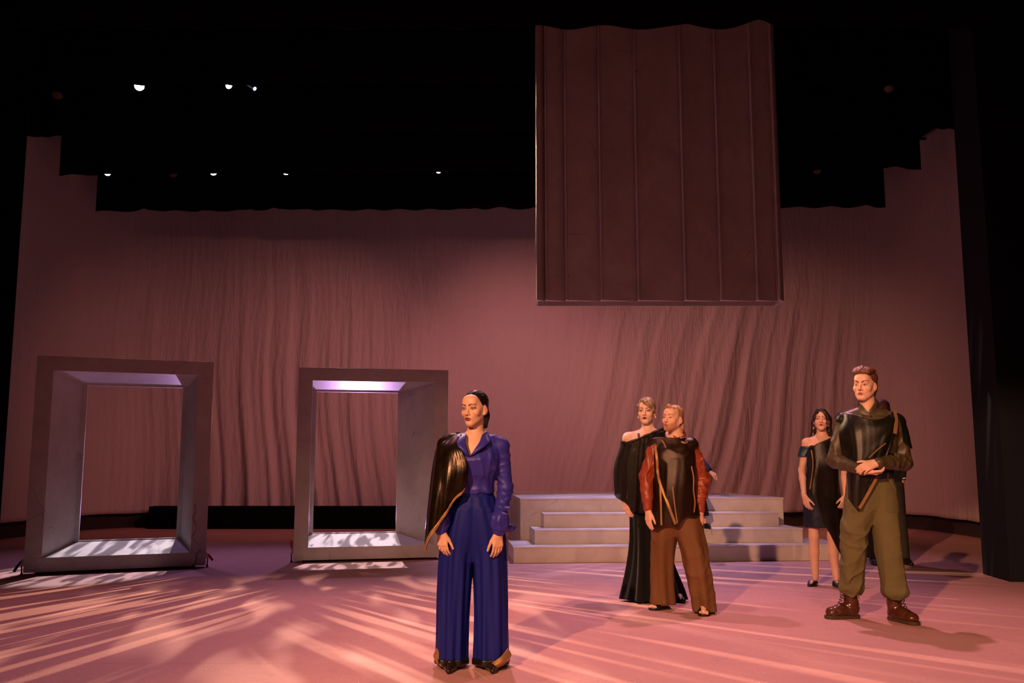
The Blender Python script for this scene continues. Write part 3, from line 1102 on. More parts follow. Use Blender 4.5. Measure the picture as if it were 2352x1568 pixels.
# ---------------------------------------------------------------- skin, hair
def m_skin(name, rough=.48):
    m, nt, b = nodes_of(name)
    at = nt.nodes.new('ShaderNodeAttribute'); at.attribute_name = 'Col'
    n = tex_noise(nt, coords(nt), 70, 3)
    mul = mixrgb(nt, maprange(nt, n.outputs[0], .3, .7, 0, .12), at.outputs['Color'], (.45, .22, .16))
    nt.links.new(mul, b.inputs['Base Color'])
    b.inputs['Roughness'].default_value = rough
    b.inputs['Specular IOR Level'].default_value = .4
    bump(nt, b, n.outputs[0], .06, .002)
    return m


def m_hair(name, c1, c2, rough=.35, scale=(90, 90, 9), spec=.5):
    m, nt, b = nodes_of(name)
    n = tex_noise(nt, coords(nt, scale), 1.0, 4, .6, .3)
    nt.links.new(mixrgb(nt, maprange(nt, n.outputs[0], .35, .65), c1, c2), b.inputs['Base Color'])
    b.inputs['Roughness'].default_value = rough
    b.inputs['Specular IOR Level'].default_value = spec
    bump(nt, b, n.outputs[0], .5, .004)
    return m

M_SKIN = m_skin('skin')
M_FACE = m_skin('face_paint', .3)


class Head:
    """local axes: x to the figure's left, -y forward, z up; unit head is .225 m tall with eyes at z=0"""
    def __init__(self, c, yaw=0, pitch=0, roll=0, size=.225, sex='f'):
        self.c = np.array(c, float)
        self.R = rotz(yaw) @ roty(roll) @ rotx(pitch)
        self.s = size / .225
        self.sex = sex

    def p(self, *v): return self.c + self.R @ (np.array(v, float) * self.s)

    def build(self, S, neck, jaw=1.0, cheek=1.0, nose=1.0, neck_r=.050, brow=1.0, chin=0.0):
        s, p, R = self.s, self.p, self.R
        m = self.sex == 'm'
        E = lambda c, r, k, op='add': S.ell(p(*c), np.array(r) * s, R, k * s, op)
        C = lambda a, b, ra, rb, k, op='add': S.cone(p(*a), p(*b), ra * s, rb * s, k * s, op)
        S.cone(p(0, .022, -.06), neck, neck_r * s, neck_r * s * 1.14, .03)
        E((0, .022, .032), (.072, .090, .078), .02)
        E((0, -.030, -.012), (.063, .056, .082), .03)
        E((0, -.036, -.066), (.046 * jaw, .044, .040), .03)
        E((0, -.072 - chin, -.098), (.021 * jaw, .016, .015), .022)
        for sx in (-1, 1):
            C((sx * .054 * jaw, -.004, -.048), (sx * .018 * jaw, -.064, -.096), .016, .013, .028)   # jaw line
            E((sx * .044, -.058, -.028), (.020 * cheek, .020, .018), .022)
        C((-.032, -.075, .022), (.032, -.075, .022), .0135 * brow, .0135 * brow, .02)
        E((0, -.058, .055), (.05, .032, .034), .03)
        for sx in (-1, 1):
            E((sx * .031, -.100, .002), (.019, .020, .013), .014, 'sub')
            E((sx * .031, -.0735, .000), (.0150, .0125, .0115), .006)
        C((0, -.083, .012), (0, -.107 * (.5 + .5 * nose) , -.030), .0075, .0105, .010)
        E((0, -.106, -.033), (.0105, .0105, .0095), .006)
        for sx in (-1, 1):
            E((sx * .0115, -.094, -.037), (.0075, .010, .0075), .006)
        # muzzle and lips
        E((0, -.074, -.062), (.029, .020, .022), .018)
        C((-.015, -.0900, -.0595), (0, -.0955, -.0575), .0045, .0055, .006)
        C((.015, -.0900, -.0595), (0, -.0955, -.0575), .0045, .0055, .006)
        C((-.012, -.0895, -.0690), (.012, -.0895, -.0690), .0060, .0060, .006)
        E((0, -.094, -.0800), (.016, .008, .0045), .010, 'sub')
        # ears
        for sx in (-1, 1):
            Re = R @ rotz(sx * -.45) @ rotx(.15)
            S.ell(p(sx * .073, .014, -.012), np.array((.0075, .018, .031)) * s, Re, .006 * s)
            S.ell(p(sx * .086, .009, -.007), np.array((.010, .010, .017)) * s, Re, .003 * s, 'sub')
            S.ell(p(sx * .072, .006, -.038), np.array((.006, .009, .010)) * s, R, .006 * s)

    def patch(self, S, fx, nu, nv, off):
        """fx(u,v)->(x,z) head plane; projected straight back on the face; u,v in [-1,1]"""
        u = np.linspace(-1, 1, nu)[:, None]; v = np.linspace(-1, 1, nv)[None, :]
        x, z = fx(u, v)
        x = np.broadcast_to(x, (nu, nv)); z = np.broadcast_to(z, (nu, nv))
        L = np.stack([x, np.full((nu, nv), -.16), z], -1).reshape(-1, 3) * self.s
        P = self.c + L @ self.R.T
        H = S.hit(P, self.R @ V3(0, 1, 0), .18 * self.s, 121)
        return (H - (self.R @ V3(0, 1, 0)) * off).reshape(nu, nv, 3), x, z

    def face(self, S, parent, brow_col=(.03, .015, .01), lip_col=(.35, .08, .06), iris=(.05, .025, .015), liner=.0, lid=(.25, .1, .08),
             open_mouth=.0, brow_tilt=0.0, brow_w=.0032, gaze=(0, 0), lip_w=.024, lip_h=1.0, eye_open=1.0):
        for sx in (-1, 1):
            # eyelid shade / liner
            f = lambda u, v: (sx * .031 + u * (.0165 + liner * .004) + sx * liner * .003, .0005 + np.where(v > 0, v * (.0072 + .003 * liner), v * .0050) * (1 - np.abs(u) ** 2.2) + sx * u * .0012)
            G, x, z = self.patch(S, f, 21, 9, .0006)
            C = np.empty(G.shape); C[:] = lid
            grid_obj('eyelid_shade', G, M_FACE, parent, .0008, C)
            f = lambda u, v: (sx * .031 + u * .0138, .0002 + np.where(v > 0, v * .0050, v * .0042) * eye_open * (1 - np.abs(u) ** 2.0) + sx * u * .0010)
            G, x, z = self.patch(S, f, 29, 13, .0013)
            C = np.empty(G.shape); C[:] = (.62, .55, .50)
            gx, gz = gaze
            r = np.sqrt((x - sx * .031 - gx) ** 2 + (z - .0008 - gz) ** 2)
            C[r < .0060] = iris
            C[r < .0028] = (.005, .004, .004)
            C[:, -2:] = (.02, .012, .01)
            grid_obj('eye', G, M_FACE, parent, .0008, C)
            # brow
            def f(u, v):
                t = (u + 1) / 2
                return sx * (.011 + .041 * t), .0215 + .0075 * np.sin(t * 2.5) + brow_tilt * (t - .4) * .012 + v * brow_w * (1.1 - .75 * t)
            G, x, z = self.patch(S, f, 21, 5, .0012)
            C = np.empty(G.shape); C[:] = brow_col
            grid_obj('eyebrow', G, M_FACE, parent, .0016, C)
        # lips
        om = open_mouth
        def up(u, v):
            top = -.0535 - .0048 * np.abs(u) ** 1.5 - .0016 * np.exp(-(u / .16) ** 2) - .0016 * np.abs(u)
            bot = -.0645 + .0012 * np.cos(u * 3.1) + 0 * u
            t = (v + 1) / 2
            e = np.clip(1 - np.abs(u) ** 3, 0, 1)
            mid = -.0640
            return u * lip_w, mid + (bot - mid) * (1 - t) * e + (top - mid) * t * e * lip_h + om * .3 * e * (1 - t)
        G, x, z = self.patch(S, up, 25, 7, .0016)
        C = np.empty(G.shape); C[:] = np.array(lip_col) * .85
        grid_obj('upper_lip', G, M_FACE, parent, .0016, C)
        def lo(u, v):
            t = (v + 1) / 2
            e = np.clip(1 - np.abs(u) ** 2.4, 0, 1)
            mid = -.0648
            return u * lip_w * .92, mid - om * e - (1 - t) * .0098 * e * lip_h
        G, x, z = self.patch(S, lo, 25, 7, .0020)
        C = np.empty(G.shape); C[:] = np.array(lip_col)
        grid_obj('lower_lip', G, M_FACE, parent, .0018, C)
        def md(u, v):
            e = np.clip(1 - np.abs(u) ** 2.4, 0, 1)
            return u * lip_w * .96, -.0644 - om * .5 * e + v * (.0010 + om * .55) * e
        G, x, z = self.patch(S, md, 21, 5, .0023)
        C = np.empty(G.shape); C[:] = (.05, .01, .01)
        grid_obj('mouth_line', G, M_FACE, parent, .0006, C)
        for sx in (-1, 1):
            f = lambda u, v: (sx * (.0068 + .0028 * u), -.0405 + .0014 * v * np.sqrt(np.clip(1 - u * u, 0, 1)))
            G, x, z = self.patch(S, f, 9, 5, .0006)
            C = np.empty(G.shape); C[:] = (.07, .02, .015)
            grid_obj('nostril', G, M_FACE, parent, .0006, C)


def hand(S, w, d, n, th, L=.17, curl=.35, spread=.10, r=1.0, thumb=(.62, .72, .25), curls=None):
    """w wrist, d to fingers, n palm normal, th towards the thumb"""
    w, d, n = np.asarray(w, float), unit(d), unit(n)
    n = unit(n - d * (n @ d))
    th = unit(np.cross(n, d)) * (1 if np.cross(n, d) @ np.asarray(th, float) > 0 else -1)
    q = L / .17
    offs = [.027, .009, -.009, -.026]
    lens = [.43, .47, .44, .35]
    ks = []
    for i in range(4):
        k0 = w + th * offs[i] * .45 * q + d * .005
        k1 = w + d * (.50 - .012 * (i - 1) ** 2) * L + th * offs[i] * q - n * .002
        S.cone(k0, k1, .0135 * r * q, .0105 * r * q, .010)
        ks.append(k1)
    S.cone(w - d * .02, w + d * .02, .021 * r * q, .019 * r * q, .015)
    for i in range(4):
        c = (curls[i] if curls else curl * (1 + .12 * i))
        p = ks[i]
        for j, (fr, ang) in enumerate(((.45, .55), (.31, 1.35), (.24, 1.9))):
            a = c * ang
            dd = unit(d * math.cos(a) + n * math.sin(a) + th * spread * (1.2 - .8 * i))
            p2 = p + dd * lens[i] * L * fr
            r0 = (.0088 - .0008 * j) * r * q * (.86 if i == 3 else 1)
            S.cone(p, p2, r0, r0 - .0008, .002)
            p = p2
    b = w + d * .10 * L + th * .018 * q
    t1 = w + d * .34 * L + th * .040 * q + n * .012
    S.cone(b, t1, .0150 * r * q, .0115 * r * q, .012)
    dd = unit(th * thumb[0] + d * thumb[1] + n * thumb[2])
    t2 = t1 + dd * .19 * L
    S.cone(t1, t2, .0105 * r * q, .0092 * r * q, .003)
    dd2 = unit(dd + d * .6 + n * .2)
    S.cone(t2, t2 + dd2 * .16 * L, .0090 * r * q, .0075 * r * q, .002)


def body(S, J, sex='f', g=1.0, shod=True):
    """trunk, arms and legs as one smooth skin round the joints in J"""
    f = sex == 'f'
    n, c, p = [np.array(J[k], float) for k in ('neck', 'chest', 'pelvis')]
    sl, sr = np.array(J['shl'], float), np.array(J['shr'], float)
    sh = unit(sr - sl)
    yaw = math.atan2(sh[1], sh[0])
    R = rotz(yaw)
    w = np.linalg.norm(sr - sl) / 2
    S.ell(c, (w * .86, .105 * g, .175), R, .03)
    S.ell((c * .45 + p * .55), (w * .70, .088 * g, .15), R, .04)
    S.ell(p, (w * .82 if f else w * .74, .105 * g, .12), R, .04)
    for s_ in (sl, sr):
        S.cone(n + V3(0, 0, -.02), s_, .040 * g, .046 * g, .035)
        S.ell(s_ * .70 + c * .30 + V3(0, 0, -.02), (.05, .066, .062), R, .03)
    if f:
        fw = R @ V3(0, -1, 0)
        for s_ in (-1, 1):
            S.ell(c + fw * .070 * g + R @ V3(s_ * .068, 0, -.02), (.062, .052, .060), R, .03)
    for side in ('l', 'r'):
        sh_, el, wr = [np.array(J[k + side], float) for k in ('sh', 'el', 'wr')]
        a = .043 * g if f else .050 * g
        S.cone(sh_, sh_ * .45 + el * .55, a * 1.08, a * .92, .02)
        S.cone(sh_ * .45 + el * .55, el, a * .92, a * .80, .015)
        S.cone(el, el * .65 + wr * .35, a * .82, a * .84, .015)
        S.cone(el * .65 + wr * .35, wr, a * .84, a * .56, .015)
        hp, kn, an = [np.array(J[k + side], float) for k in ('hip', 'kn', 'an')]
        b = .078 * g
        S.cone(hp, kn, b, b * .66, .03)
        m = kn * .62 + an * .38 + V3(0, .014, 0)
        S.cone(kn, m, b * .64, b * .68, .02)
        S.cone(m, an, b * .66, b * .42, .02)
        ft = np.array(J['ft' + side], float)
        q = .50 if shod else 1.0
        S.cone(an + V3(0, .012, -.035), an * .3 + ft * .7 + V3(0, 0, .004), .030 * q, .026 * q, .02)
        S.cone(an * .3 + ft * .7 + V3(0, 0, .004), ft, .026 * q, .020 * q, .015)


def skin_paint(base, head=None, blush=(.62, .25, .20), jaw_col=None, extra=None):
    base = np.array(base)
    def f(V):
        C = np.tile(base, (len(V), 1))
        rng = np.sin(V[:, 0] * 41) * np.sin(V[:, 1] * 37 + 1) * np.sin(V[:, 2] * 29)
        C = C * (1 + .05 * rng[:, None])
        if head is not None:
            L = (V - head.c) @ head.R / head.s
            for sx in (-1, 1):
                w = np.exp(-(((L[:, 0] - sx * .046) / .022) ** 2 + ((L[:, 2] + .030) / .020) ** 2)) * (L[:, 1] < -.02)
                C += (np.array(blush) - C) * (.35 * w)[:, None]
            if jaw_col is not None:
                w = np.clip((-.040 - L[:, 2]) / .02, 0, 1) * np.clip((L[:, 2] + .135) / .02, 0, 1) * np.clip((-.012 - L[:, 1]) / .03, 0, 1)
                w *= 1 - np.exp(-((L[:, 0] / .026) ** 2 + ((L[:, 2] + .064) / .010) ** 2))
                C += (np.array(jaw_col) - C) * (.75 * w)[:, None]
        if extra is not None: C = extra(V, C)
        return C
    return f


def fit_arm(S, sh, el, wr, r, k=.02, disp=None):
    S.cone(sh, el, r[0], r[1], k, disp=disp)
    S.cone(el, wr, r[1], r[2], k, disp=disp)


def shoe(name, heel, toe, mat, parent, w=.043, h=.055, sole=None, sole_mat=None, ankle=None, point=.55, hh=.0025):
    heel, toe = np.array(heel, float), np.array(toe, float)
    d = toe - heel; d[2] = 0
    L = np.linalg.norm(d); d = d / L
    lo = np.minimum(heel, toe) - .09; hi = np.maximum(heel, toe) + .09; lo[2] = -.01; hi[2] = max(h * 2.4, .16)
    S = Sdf(lo, hi, .0035)
    a = heel + d * .04
    m = heel + d * L * .55
    b = heel + d * (L - w * point)
    S.chain([(a[0], a[1], h * .52), (m[0], m[1], h * .42), (b[0], b[1], h * .26)], [w * .78, w * .86, w * point * .8], .03)
    S.func(lambda X, Y, Z: Z - .001 + 0 * X + 0 * Y, lo - .01, (hi[0] + .01, hi[1] + .01, .02), .001, 'sub')
    return S, a, m, b, d

# ---------------------------------------------------------------- materials of the costumes
M_NAVY = cloth('navy_satin', (.024, .022, .25), .46, (.032, .028, .29), spec=.35, bmp=.12, nscale=5)
M_NAVYT = cloth('navy_crepe', (.006, .011, .165), .6, (.009, .014, .19), spec=.18, bmp=.08, nscale=4, stretch=(1, 1, .25))
M_LAME = cloth('dark_gold_lame', (.038, .023, .010), .27, (.014, .009, .005), metal=.7, spec=.6, bmp=.10, weave=260, nscale=14)
M_GOLD = cloth('bronze_gold_trim', (.46, .27, .11), .36, (.33, .18, .07), metal=.45, bmp=.15)
M_HEMBLACK = cloth('black_hem', (.008, .006, .006), .35, spec=.5)
M_BRONZESHOE = plain('bronze_black_leather', (.030, .018, .010), .22, .35)
M_BLACKSHOE = plain('black_leather', (.010, .009, .009), .35)
M_BURG = cloth('burgundy_jersey', (.06, .008, .012), .7)
HAIR_BLACK = m_hair('sleek_black_hair', (.006, .005, .005), (.016, .012, .012), .22)


def person(name_label, base, yaw=0.0, label=None):
    r = empty('person', (base.x, base.y, 0), yaw)
    tag(r, label, 'person')
    return r


def half_below(S, z, k=.002):
    S.func(lambda X, Y, Z: (Z - z) + 0 * X + 0 * Y, S.lo - .1, (S.lo[0] + S.n[0] * S.h, S.lo[1] + S.n[1] * S.h, z + .02), k, 'sub')


def half_above(S, z, k=.002):
    hi = S.lo + S.n * S.h
    S.func(lambda X, Y, Z: (z - Z) + 0 * X + 0 * Y, (S.lo[0], S.lo[1], z - .02), hi, k, 'sub')


# ================================================================ woman in blue, downstage centre
def woman_blue():
    root = person('p', PZ(1085, 1532), label='woman in navy satin jacket and wide trousers, gold cape on one shoulder')
    H = Head((.006, -.012, 1.500), yaw=-.50, pitch=.05, roll=-.02, size=.205, sex='f')
    J = dict(neck=(.008, .012, 1.335), chest=(.004, .004, 1.19), pelvis=(.0, .015, .90),
             shl=(-.150, .012, 1.285), shr=(.158, -.004, 1.285), ell=(-.190, .0, 1.03), elr=(.192, .0, 1.03),
             wrl=(-.180, -.105, .785), wrr=(.152, -.125, .780), hipl=(-.085, .015, .84), hipr=(.085, .015, .84),
             knl=(-.10, .0, .45), knr=(.10, .0, .45), anl=(-.115, .02, .085), anr=(.105, .02, .085),
             ftl=(-.122, -.13, .03), ftr=(.118, -.13, .03))
    S = Sdf((-.27, -.24, .0), (.27, .16, 1.63), .004)
    body(S, J, 'f', .88)
    H.build(S, V3(*J['neck']) + V3(0, .0, -.02), jaw=.83, neck_r=.049, nose=.9, cheek=1.05)
    hand(S, J['wrl'], (.12, -.06, -1), (.45, .9, 0), (1, 0, 0), .160, .42, .03, .98, (.25, .9, .25))
    hand(S, J['wrr'], (-.05, -.06, -1), (-.45, .9, 0), (-1, 0, 0), .160, .42, .03, .98, (.25, .9, .25))
    b = sdf_obj(S, 'body', M_SKIN, root, skin_paint((.66, .40, .28), H, (.62, .27, .2)))
    H.face(S, b, brow_col=(.05, .018, .01), lip_col=(.40, .10, .08), liner=1.0, lid=(.10, .035, .03), open_mouth=.0035, gaze=(.002, .001), lip_w=.023, lip_h=1.1)
    # sleek hair combed back and tucked behind the ear
    T = Sdf(H.c - .17, H.c + .17, .0032)
    p, s, R = H.p, H.s, H.R
    T.ell(p(0, .026, .038), np.array((.0785, .0975, .0860)) * s, R, .01, disp=wrinkle(17, .0018, 110, 6, .4))
    T.ell(p(0, .060, -.035), np.array((.066, .055, .070)) * s, R, .02)
    T.chain([p(-.02, .085, -.06), p(-.005, .078, -.105)], [.040 * s, .026 * s], .02)
    T.chain([p(.045, .062, -.05), p(.040, .062, -.118)], [.026 * s, .016 * s], .02)
    T.chain([p(-.045, .062, -.05), p(-.040, .062, -.110)], [.026 * s, .016 * s], .02)
    T.ell(p(0, -.085, -.034), np.array((.064, .068, .098)) * s, R, .012, 'sub')
    for sx in (-1, 1):
        T.ell(p(sx * .078, .012, -.018), np.array((.030, .026, .040)) * s, R, .006, 'sub')
        T.ell(p(sx * .07, -.03, -.05), np.array((.040, .050, .060)) * s, R, .01, 'sub')
    sdf_obj(T, 'hair', HAIR_BLACK, root)
    # jacket
    G = Sdf((-.29, -.23, .72), (.30, .17, 1.40), .0045)
    wr = wrinkle(3, .004, 40, 6, 1.3)
    st = [(1.0, .004, .01, .128, .102), (1.06, .004, .008, .124, .102), (1.13, .004, -.002, .140, .126), (1.20, .004, -.004, .153, .134), (1.27, .004, .006, .154, .104), (1.33, .006, .012, .11, .085)]
    G.loft(st, .02, p=2.4, yaw=-.04, disp=wr)
    for a in ('l', 'r'):
        sh, el, w = [V3(*J[k + a]) for k in ('sh', 'el', 'wr')]
        sx = -1 if a == 'l' else 1
        G.cone(V3(.007, .012, 1.322), sh + V3(sx * .004, 0, .0), .052, .048, .03)
        ws = wrinkle(20 + sx, .0038, 60, 6, 1.6)
        fit_arm(G, sh + V3(sx * .008, 0, -.012), el, w + V3(sx * .004, 0, .075), (.050, .045, .043), .02, ws)
        G.cone(w + V3(sx * .004, 0, .075), w + V3(sx * .004, .004, .035), .054, .049, .012, disp=wrinkle(7, .005, 80, 6))
        G.cone(w + V3(0, 0, .030), w + V3(0, 0, .008), .038, .036, .008)
    G.chain([V3(.180, -.10, .81), V3(.222, -.09, .800), V3(.250, -.08, .806)], [.030, .022, .006], .02)
    # open front and neck
    def vee(X, Y, Z):
        w = (Z - 1.213) * .50
        return np.maximum(np.maximum(np.abs(X + .016 - (Z - 1.213) * .13) - w, Y - .02), 1.2 - Z)
    G.func(vee, (-.15, -.3, 1.2), (.15, .04, 1.42), .004)
    G.cone((.008, .01, 1.30), (.008, -.005, 1.42), .056, .060, .01, 'sub')
    jk = sdf_obj(G, 'jacket', M_NAVY, root)
    # waistband
    W = Sdf((-.2, -.17, .93), (.2, .17, 1.06), .005)
    W.loft([(.955, .0, .014, .130, .110), (1.0, .0, .012, .122, .101), (1.045, .002, .010, .118, .097)], .01, p=2.3)
    sdf_obj(W, 'waistband', M_NAVYT, root)
    # lapels and collar
    def lap(sx):
        ey = -.128
        if sx > 0:
            cols = [[(-.017, ey - .004, 1.212), (.012, ey - .010, 1.255), (.040, -.108, 1.300), (.052, -.072, 1.338), (.062, -.028, 1.352)],
                    [(-.004, ey - .014, 1.222), (.040, ey - .014, 1.262), (.072, -.115, 1.302), (.076, -.070, 1.335), (.082, -.028, 1.350)],
                    [(.010, ey - .008, 1.230), (.066, ey - .005, 1.270), (.098, -.100, 1.300), (.090, -.060, 1.328), (.094, -.028, 1.338)]]
        else:
            cols = [[(-.022, ey - .004, 1.212), (-.035, ey - .010, 1.255), (-.045, -.108, 1.300), (-.040, -.072, 1.338), (-.048, -.026, 1.352)],
                    [(-.034, ey - .014, 1.222), (-.062, ey - .014, 1.262), (-.074, -.115, 1.302), (-.062, -.070, 1.335), (-.068, -.026, 1.350)],
                    [(-.046, ey - .008, 1.232), (-.084, ey - .005, 1.272), (-.092, -.100, 1.303), (-.076, -.060, 1.330), (-.080, -.026, 1.338)]]
        drape('lapel', cols, M_NAVY, jk, 16, 24, thick=.006, out=-1)
    lap(1); lap(-1)
    col = []
    for t in np.linspace(0, 1, 9):
        a = math.radians(-35 + 250 * t)
        cx, cy = .008 + .068 * math.cos(a) , .014 + .062 * math.sin(a)
        ox, oy = .008 + .088 * math.cos(a), .014 + .080 * math.sin(a)
        up = .028 * math.sin(max(0, min(1, (t + .05) * 1.1)) * math.pi) + .0
        col.append([(cx, cy, 1.330), (cx * 1.0, cy, 1.348 + up * .6), (ox, oy, 1.344 + up * .5), (ox * 1.04, oy * 1.04, 1.318)])
    drape('collar', col, M_NAVY, jk, 40, 14, thick=.005)
    # camisole showing at the point of the V
    C = Sdf((-.09, -.16, 1.15), (.07, -.02, 1.26), .004)
    C.ell((-.012, -.085, 1.195), (.06, .044, .045), k=.004)
    half_above(C, 1.222)
    sdf_obj(C, 'camisole', M_BURG, root)
    # wide pleated trousers
    P = Sdf((-.26, -.20, .02), (.26, .22, 1.0), .006)
    fo = [(.0055, .004, 9, .4, 3.0), (.003, .002, 15, 1.7, -2.0)]
    P.loft([(.030, -.120, .015, .092, .118), (.20, -.116, .012, .092, .116), (.45, -.109, .012, .097, .114), (.66, -.098, .012, .098, .116), (.82, -.080, .014, .088, .112), (.90, -.064, .014, .076, .104)], .012, folds=fo)
    P.loft([(.030, .108, .015, .104, .120), (.20, .108, .012, .100, .116), (.45, .104, .012, .099, .115), (.66, .096, .012, .098, .116), (.82, .080, .014, .088, .112), (.90, .064, .014, .076, .104)], .012,
           folds=[(.0055, .004, 8, 2.1, -3.0), (.003, .002, 14, .2, 2.0)])
    P.loft([(.62, 0, .016, .11, .06), (.74, 0, .016, .160, .110), (.84, 0, .018, .164, .124), (.92, 0, .016, .146, .120), (.985, 0, .014, .126, .107)], .05, p=2.3, folds=[(.005, .002, 16, .6, 0), (.004, .001, 7, .2, 0)])
    tr = sdf_obj(P, 'trousers', M_NAVYT, root)
    for x, rx, ry, zz in ((-.120, .096, .122, .0), (.108, .108, .124, .006)):
        Hm = Sdf((x - .15, -.19, .012), (x + .15, .21, .12), .005)
        Hm.loft([(.022, x, .015, rx + .004, ry + .004), (.062, x, .015, rx + .001, ry + .001)], .004,
                folds=[(.005, .005, 9, .4, 3.0)] if x < 0 else [(.005, .005, 8, 2.1, -3.0)])
        sdf_obj(Hm, 'trouser_hem', M_HEMBLACK, tr)
    # turned-up bronze corners of the hems
    drape('hem_facing', [[(-.180, -.065, .085), (-.186, -.075, .05), (-.165, -.11, .026)], [(-.205, -.02, .11), (-.222, -.03, .066), (-.20, -.06, .034)], [(-.212, .02, .10), (-.226, .03, .06), (-.21, .02, .03)]], M_GOLD, tr, 16, 12)
    drape('hem_facing', [[(.115, -.118, .050), (.125, -.132, .034), (.135, -.120, .018)], [(.170, -.10, .085), (.180, -.112, .055), (.172, -.10, .030)], [(.205, -.045, .118), (.226, -.055, .082), (.205, -.055, .045)]], M_GOLD, tr, 16, 12)
    # pointed shoes
    for hx, tx in ((-.118, -.128), (.112, .122)):
        Sh, a, m, bb, d = shoe('shoe', (hx, .07, 0), (tx, -.185, 0), None, None, .043, .062, point=.45)
        sdf_obj(Sh, 'shoe', M_BRONZESHOE, root)
    # cape on the right shoulder
    cols = [[(-.06, .09, 1.345), (-.14, .12, 1.25), (-.19, .125, 1.14), (-.225, .115, 1.00), (-.245, .09, .84), (-.250, .06, .76)],
            [(-.085, .06, 1.357), (-.190, .075, 1.29), (-.235, .06, 1.16), (-.256, .05, 1.00), (-.268, .03, .82), (-.272, .01, .705)],
            [(-.100, .025, 1.358), (-.206, .01, 1.30), (-.236, -.025, 1.17), (-.252, -.055, 1.00), (-.268, -.08, .82), (-.276, -.09, .670)],
            [(-.103, -.01, 1.352), (-.190, -.05, 1.29), (-.204, -.110, 1.17), (-.216, -.150, 1.03), (-.226, -.168, .90), (-.238, -.17, .745)],
            [(-.098, -.045, 1.342), (-.145, -.100, 1.275), (-.148, -.150, 1.18), (-.152, -.176, 1.07), (-.156, -.182, .97), (-.160, -.18, .865)],
            [(-.090, -.080, 1.325), (-.105, -.130, 1.265), (-.090, -.158, 1.19), (-.086, -.172, 1.12), (-.094, -.172, 1.04), (-.102, -.165, .955)],
            [(-.080, -.112, 1.300), (-.062, -.150, 1.245), (-.034, -.160, 1.19), (-.024, -.165, 1.14), (-.030, -.158, 1.085), (-.050, -.148, 1.022)]]
    drape('cape', cols, M_LAME, root, 100, 80, [(.0, .012, 4.2, .3, 1.2), (.0, .005, 7.3, 1.0, -1.5), (.0005, .001, 17, .2, 1.0)], .003,
          [('bottom', .055)], M_GOLD, clear=((G, .010),))
woman_blue()


def m_sheer(name, col, alpha, rough=.4, metal=.0, spec=.4):
    m = cloth(name, col, rough, tuple(c * .6 for c in col), weave=500, metal=metal, bmp=.2, spec=spec)
    b = m.node_tree.nodes['Principled BSDF']
    n = tex_noise(m.node_tree, coords(m.node_tree, (1, 1, .4)), 18, 3)
    m.node_tree.links.new(maprange(m.node_tree, n.outputs[0], .3, .7, alpha - .12, min(1, alpha + .08)), b.inputs['Alpha'])
    return m

M_VELVET = cloth('black_velvet', (.0040, .0050, .0056), .8, (.0025, .0027, .003), sheen=.12, spec=.15, bmp=.1, stretch=(1, 1, .2))
M_CHIFFON = m_sheer('sheer_black_chiffon', (.010, .0065, .0045), .76, .55, 0, .2)
M_BRONZESHEER = m_sheer('sheer_bronze_organza', (.036, .018, .008), .74, .30, .45, .6)
M_BLACKSATIN = m_sheer('black_green_satin', (.016, .015, .011), .97, .30, .25, .6)
M_RUST = cloth('rust_satin', (.30, .055, .020), .42, (.22, .036, .014), spec=.5, bmp=.12)
M_BROWN = cloth('brown_twill', (.155, .070, .026), .72, (.125, .054, .021), bmp=.12, nscale=4)
M_OLIVESHIRT = cloth('olive_satin_shirt', (.075, .056, .026), .45, (.055, .042, .020), spec=.5, bmp=.12)
M_KHAKI = cloth('olive_drab_cotton', (.138, .123, .051), .82, (.110, .097, .042), bmp=.15, nscale=5)
M_BELT = plain('brown_leather_belt', (.12, .030, .014), .35)
M_BOOT = plain('brown_leather_boot', (.085, .026, .013), .24, spec=.6, scale=12, var=.6)
M_SOLE = plain('boot_sole', (.06, .035, .022), .7)
M_LACE = plain('dark_lace', (.03, .015, .01), .7)
M_NAVYDARK = cloth('dark_navy_cloth', (.010, .016, .045), .6, bmp=.08)
M_TEAL = cloth('teal_satin', (.010, .045, .085), .4, spec=.5)
M_BLACKSUIT = cloth('black_wool', (.012, .012, .013), .8, bmp=.08)
M_DARKOLIVE = cloth('dark_olive_wool', (.030, .028, .020), .8, bmp=.08)
M_WHITE = cloth('white_cotton', (.75, .68, .66), .8)
M_PEARL = plain('pearl_bead', (.8, .72, .6), .2, .2)
HAIR_BLONDE = m_hair('blonde_hair', (.42, .29, .17), (.15, .09, .055), .38, (70, 70, 12))
HAIR_GINGER = m_hair('ginger_blond_hair', (.46, .25, .12), (.25, .12, .055), .42, (60, 60, 20))
HAIR_AUBURN = m_hair('auburn_hair', (.20, .080, .034), (.07, .028, .014), .5, (60, 60, 14))
HAIR_WAVY = m_hair('wavy_black_hair', (.012, .009, .009), (.030, .020, .018), .34, (40, 40, 10))
HAIR_DARK = m_hair('dark_short_hair', (.014, .010, .008), (.035, .022, .016), .5, (80, 80, 40))


def plain_shoes(root, specs, mat, w=.042, h=.055, point=.62):
    for heel, toe in specs:
        Sh, a, m, bb, d = shoe('shoe', heel, toe, None, None, w, h, point=point)
        sdf_obj(Sh, 'shoe', mat, root)


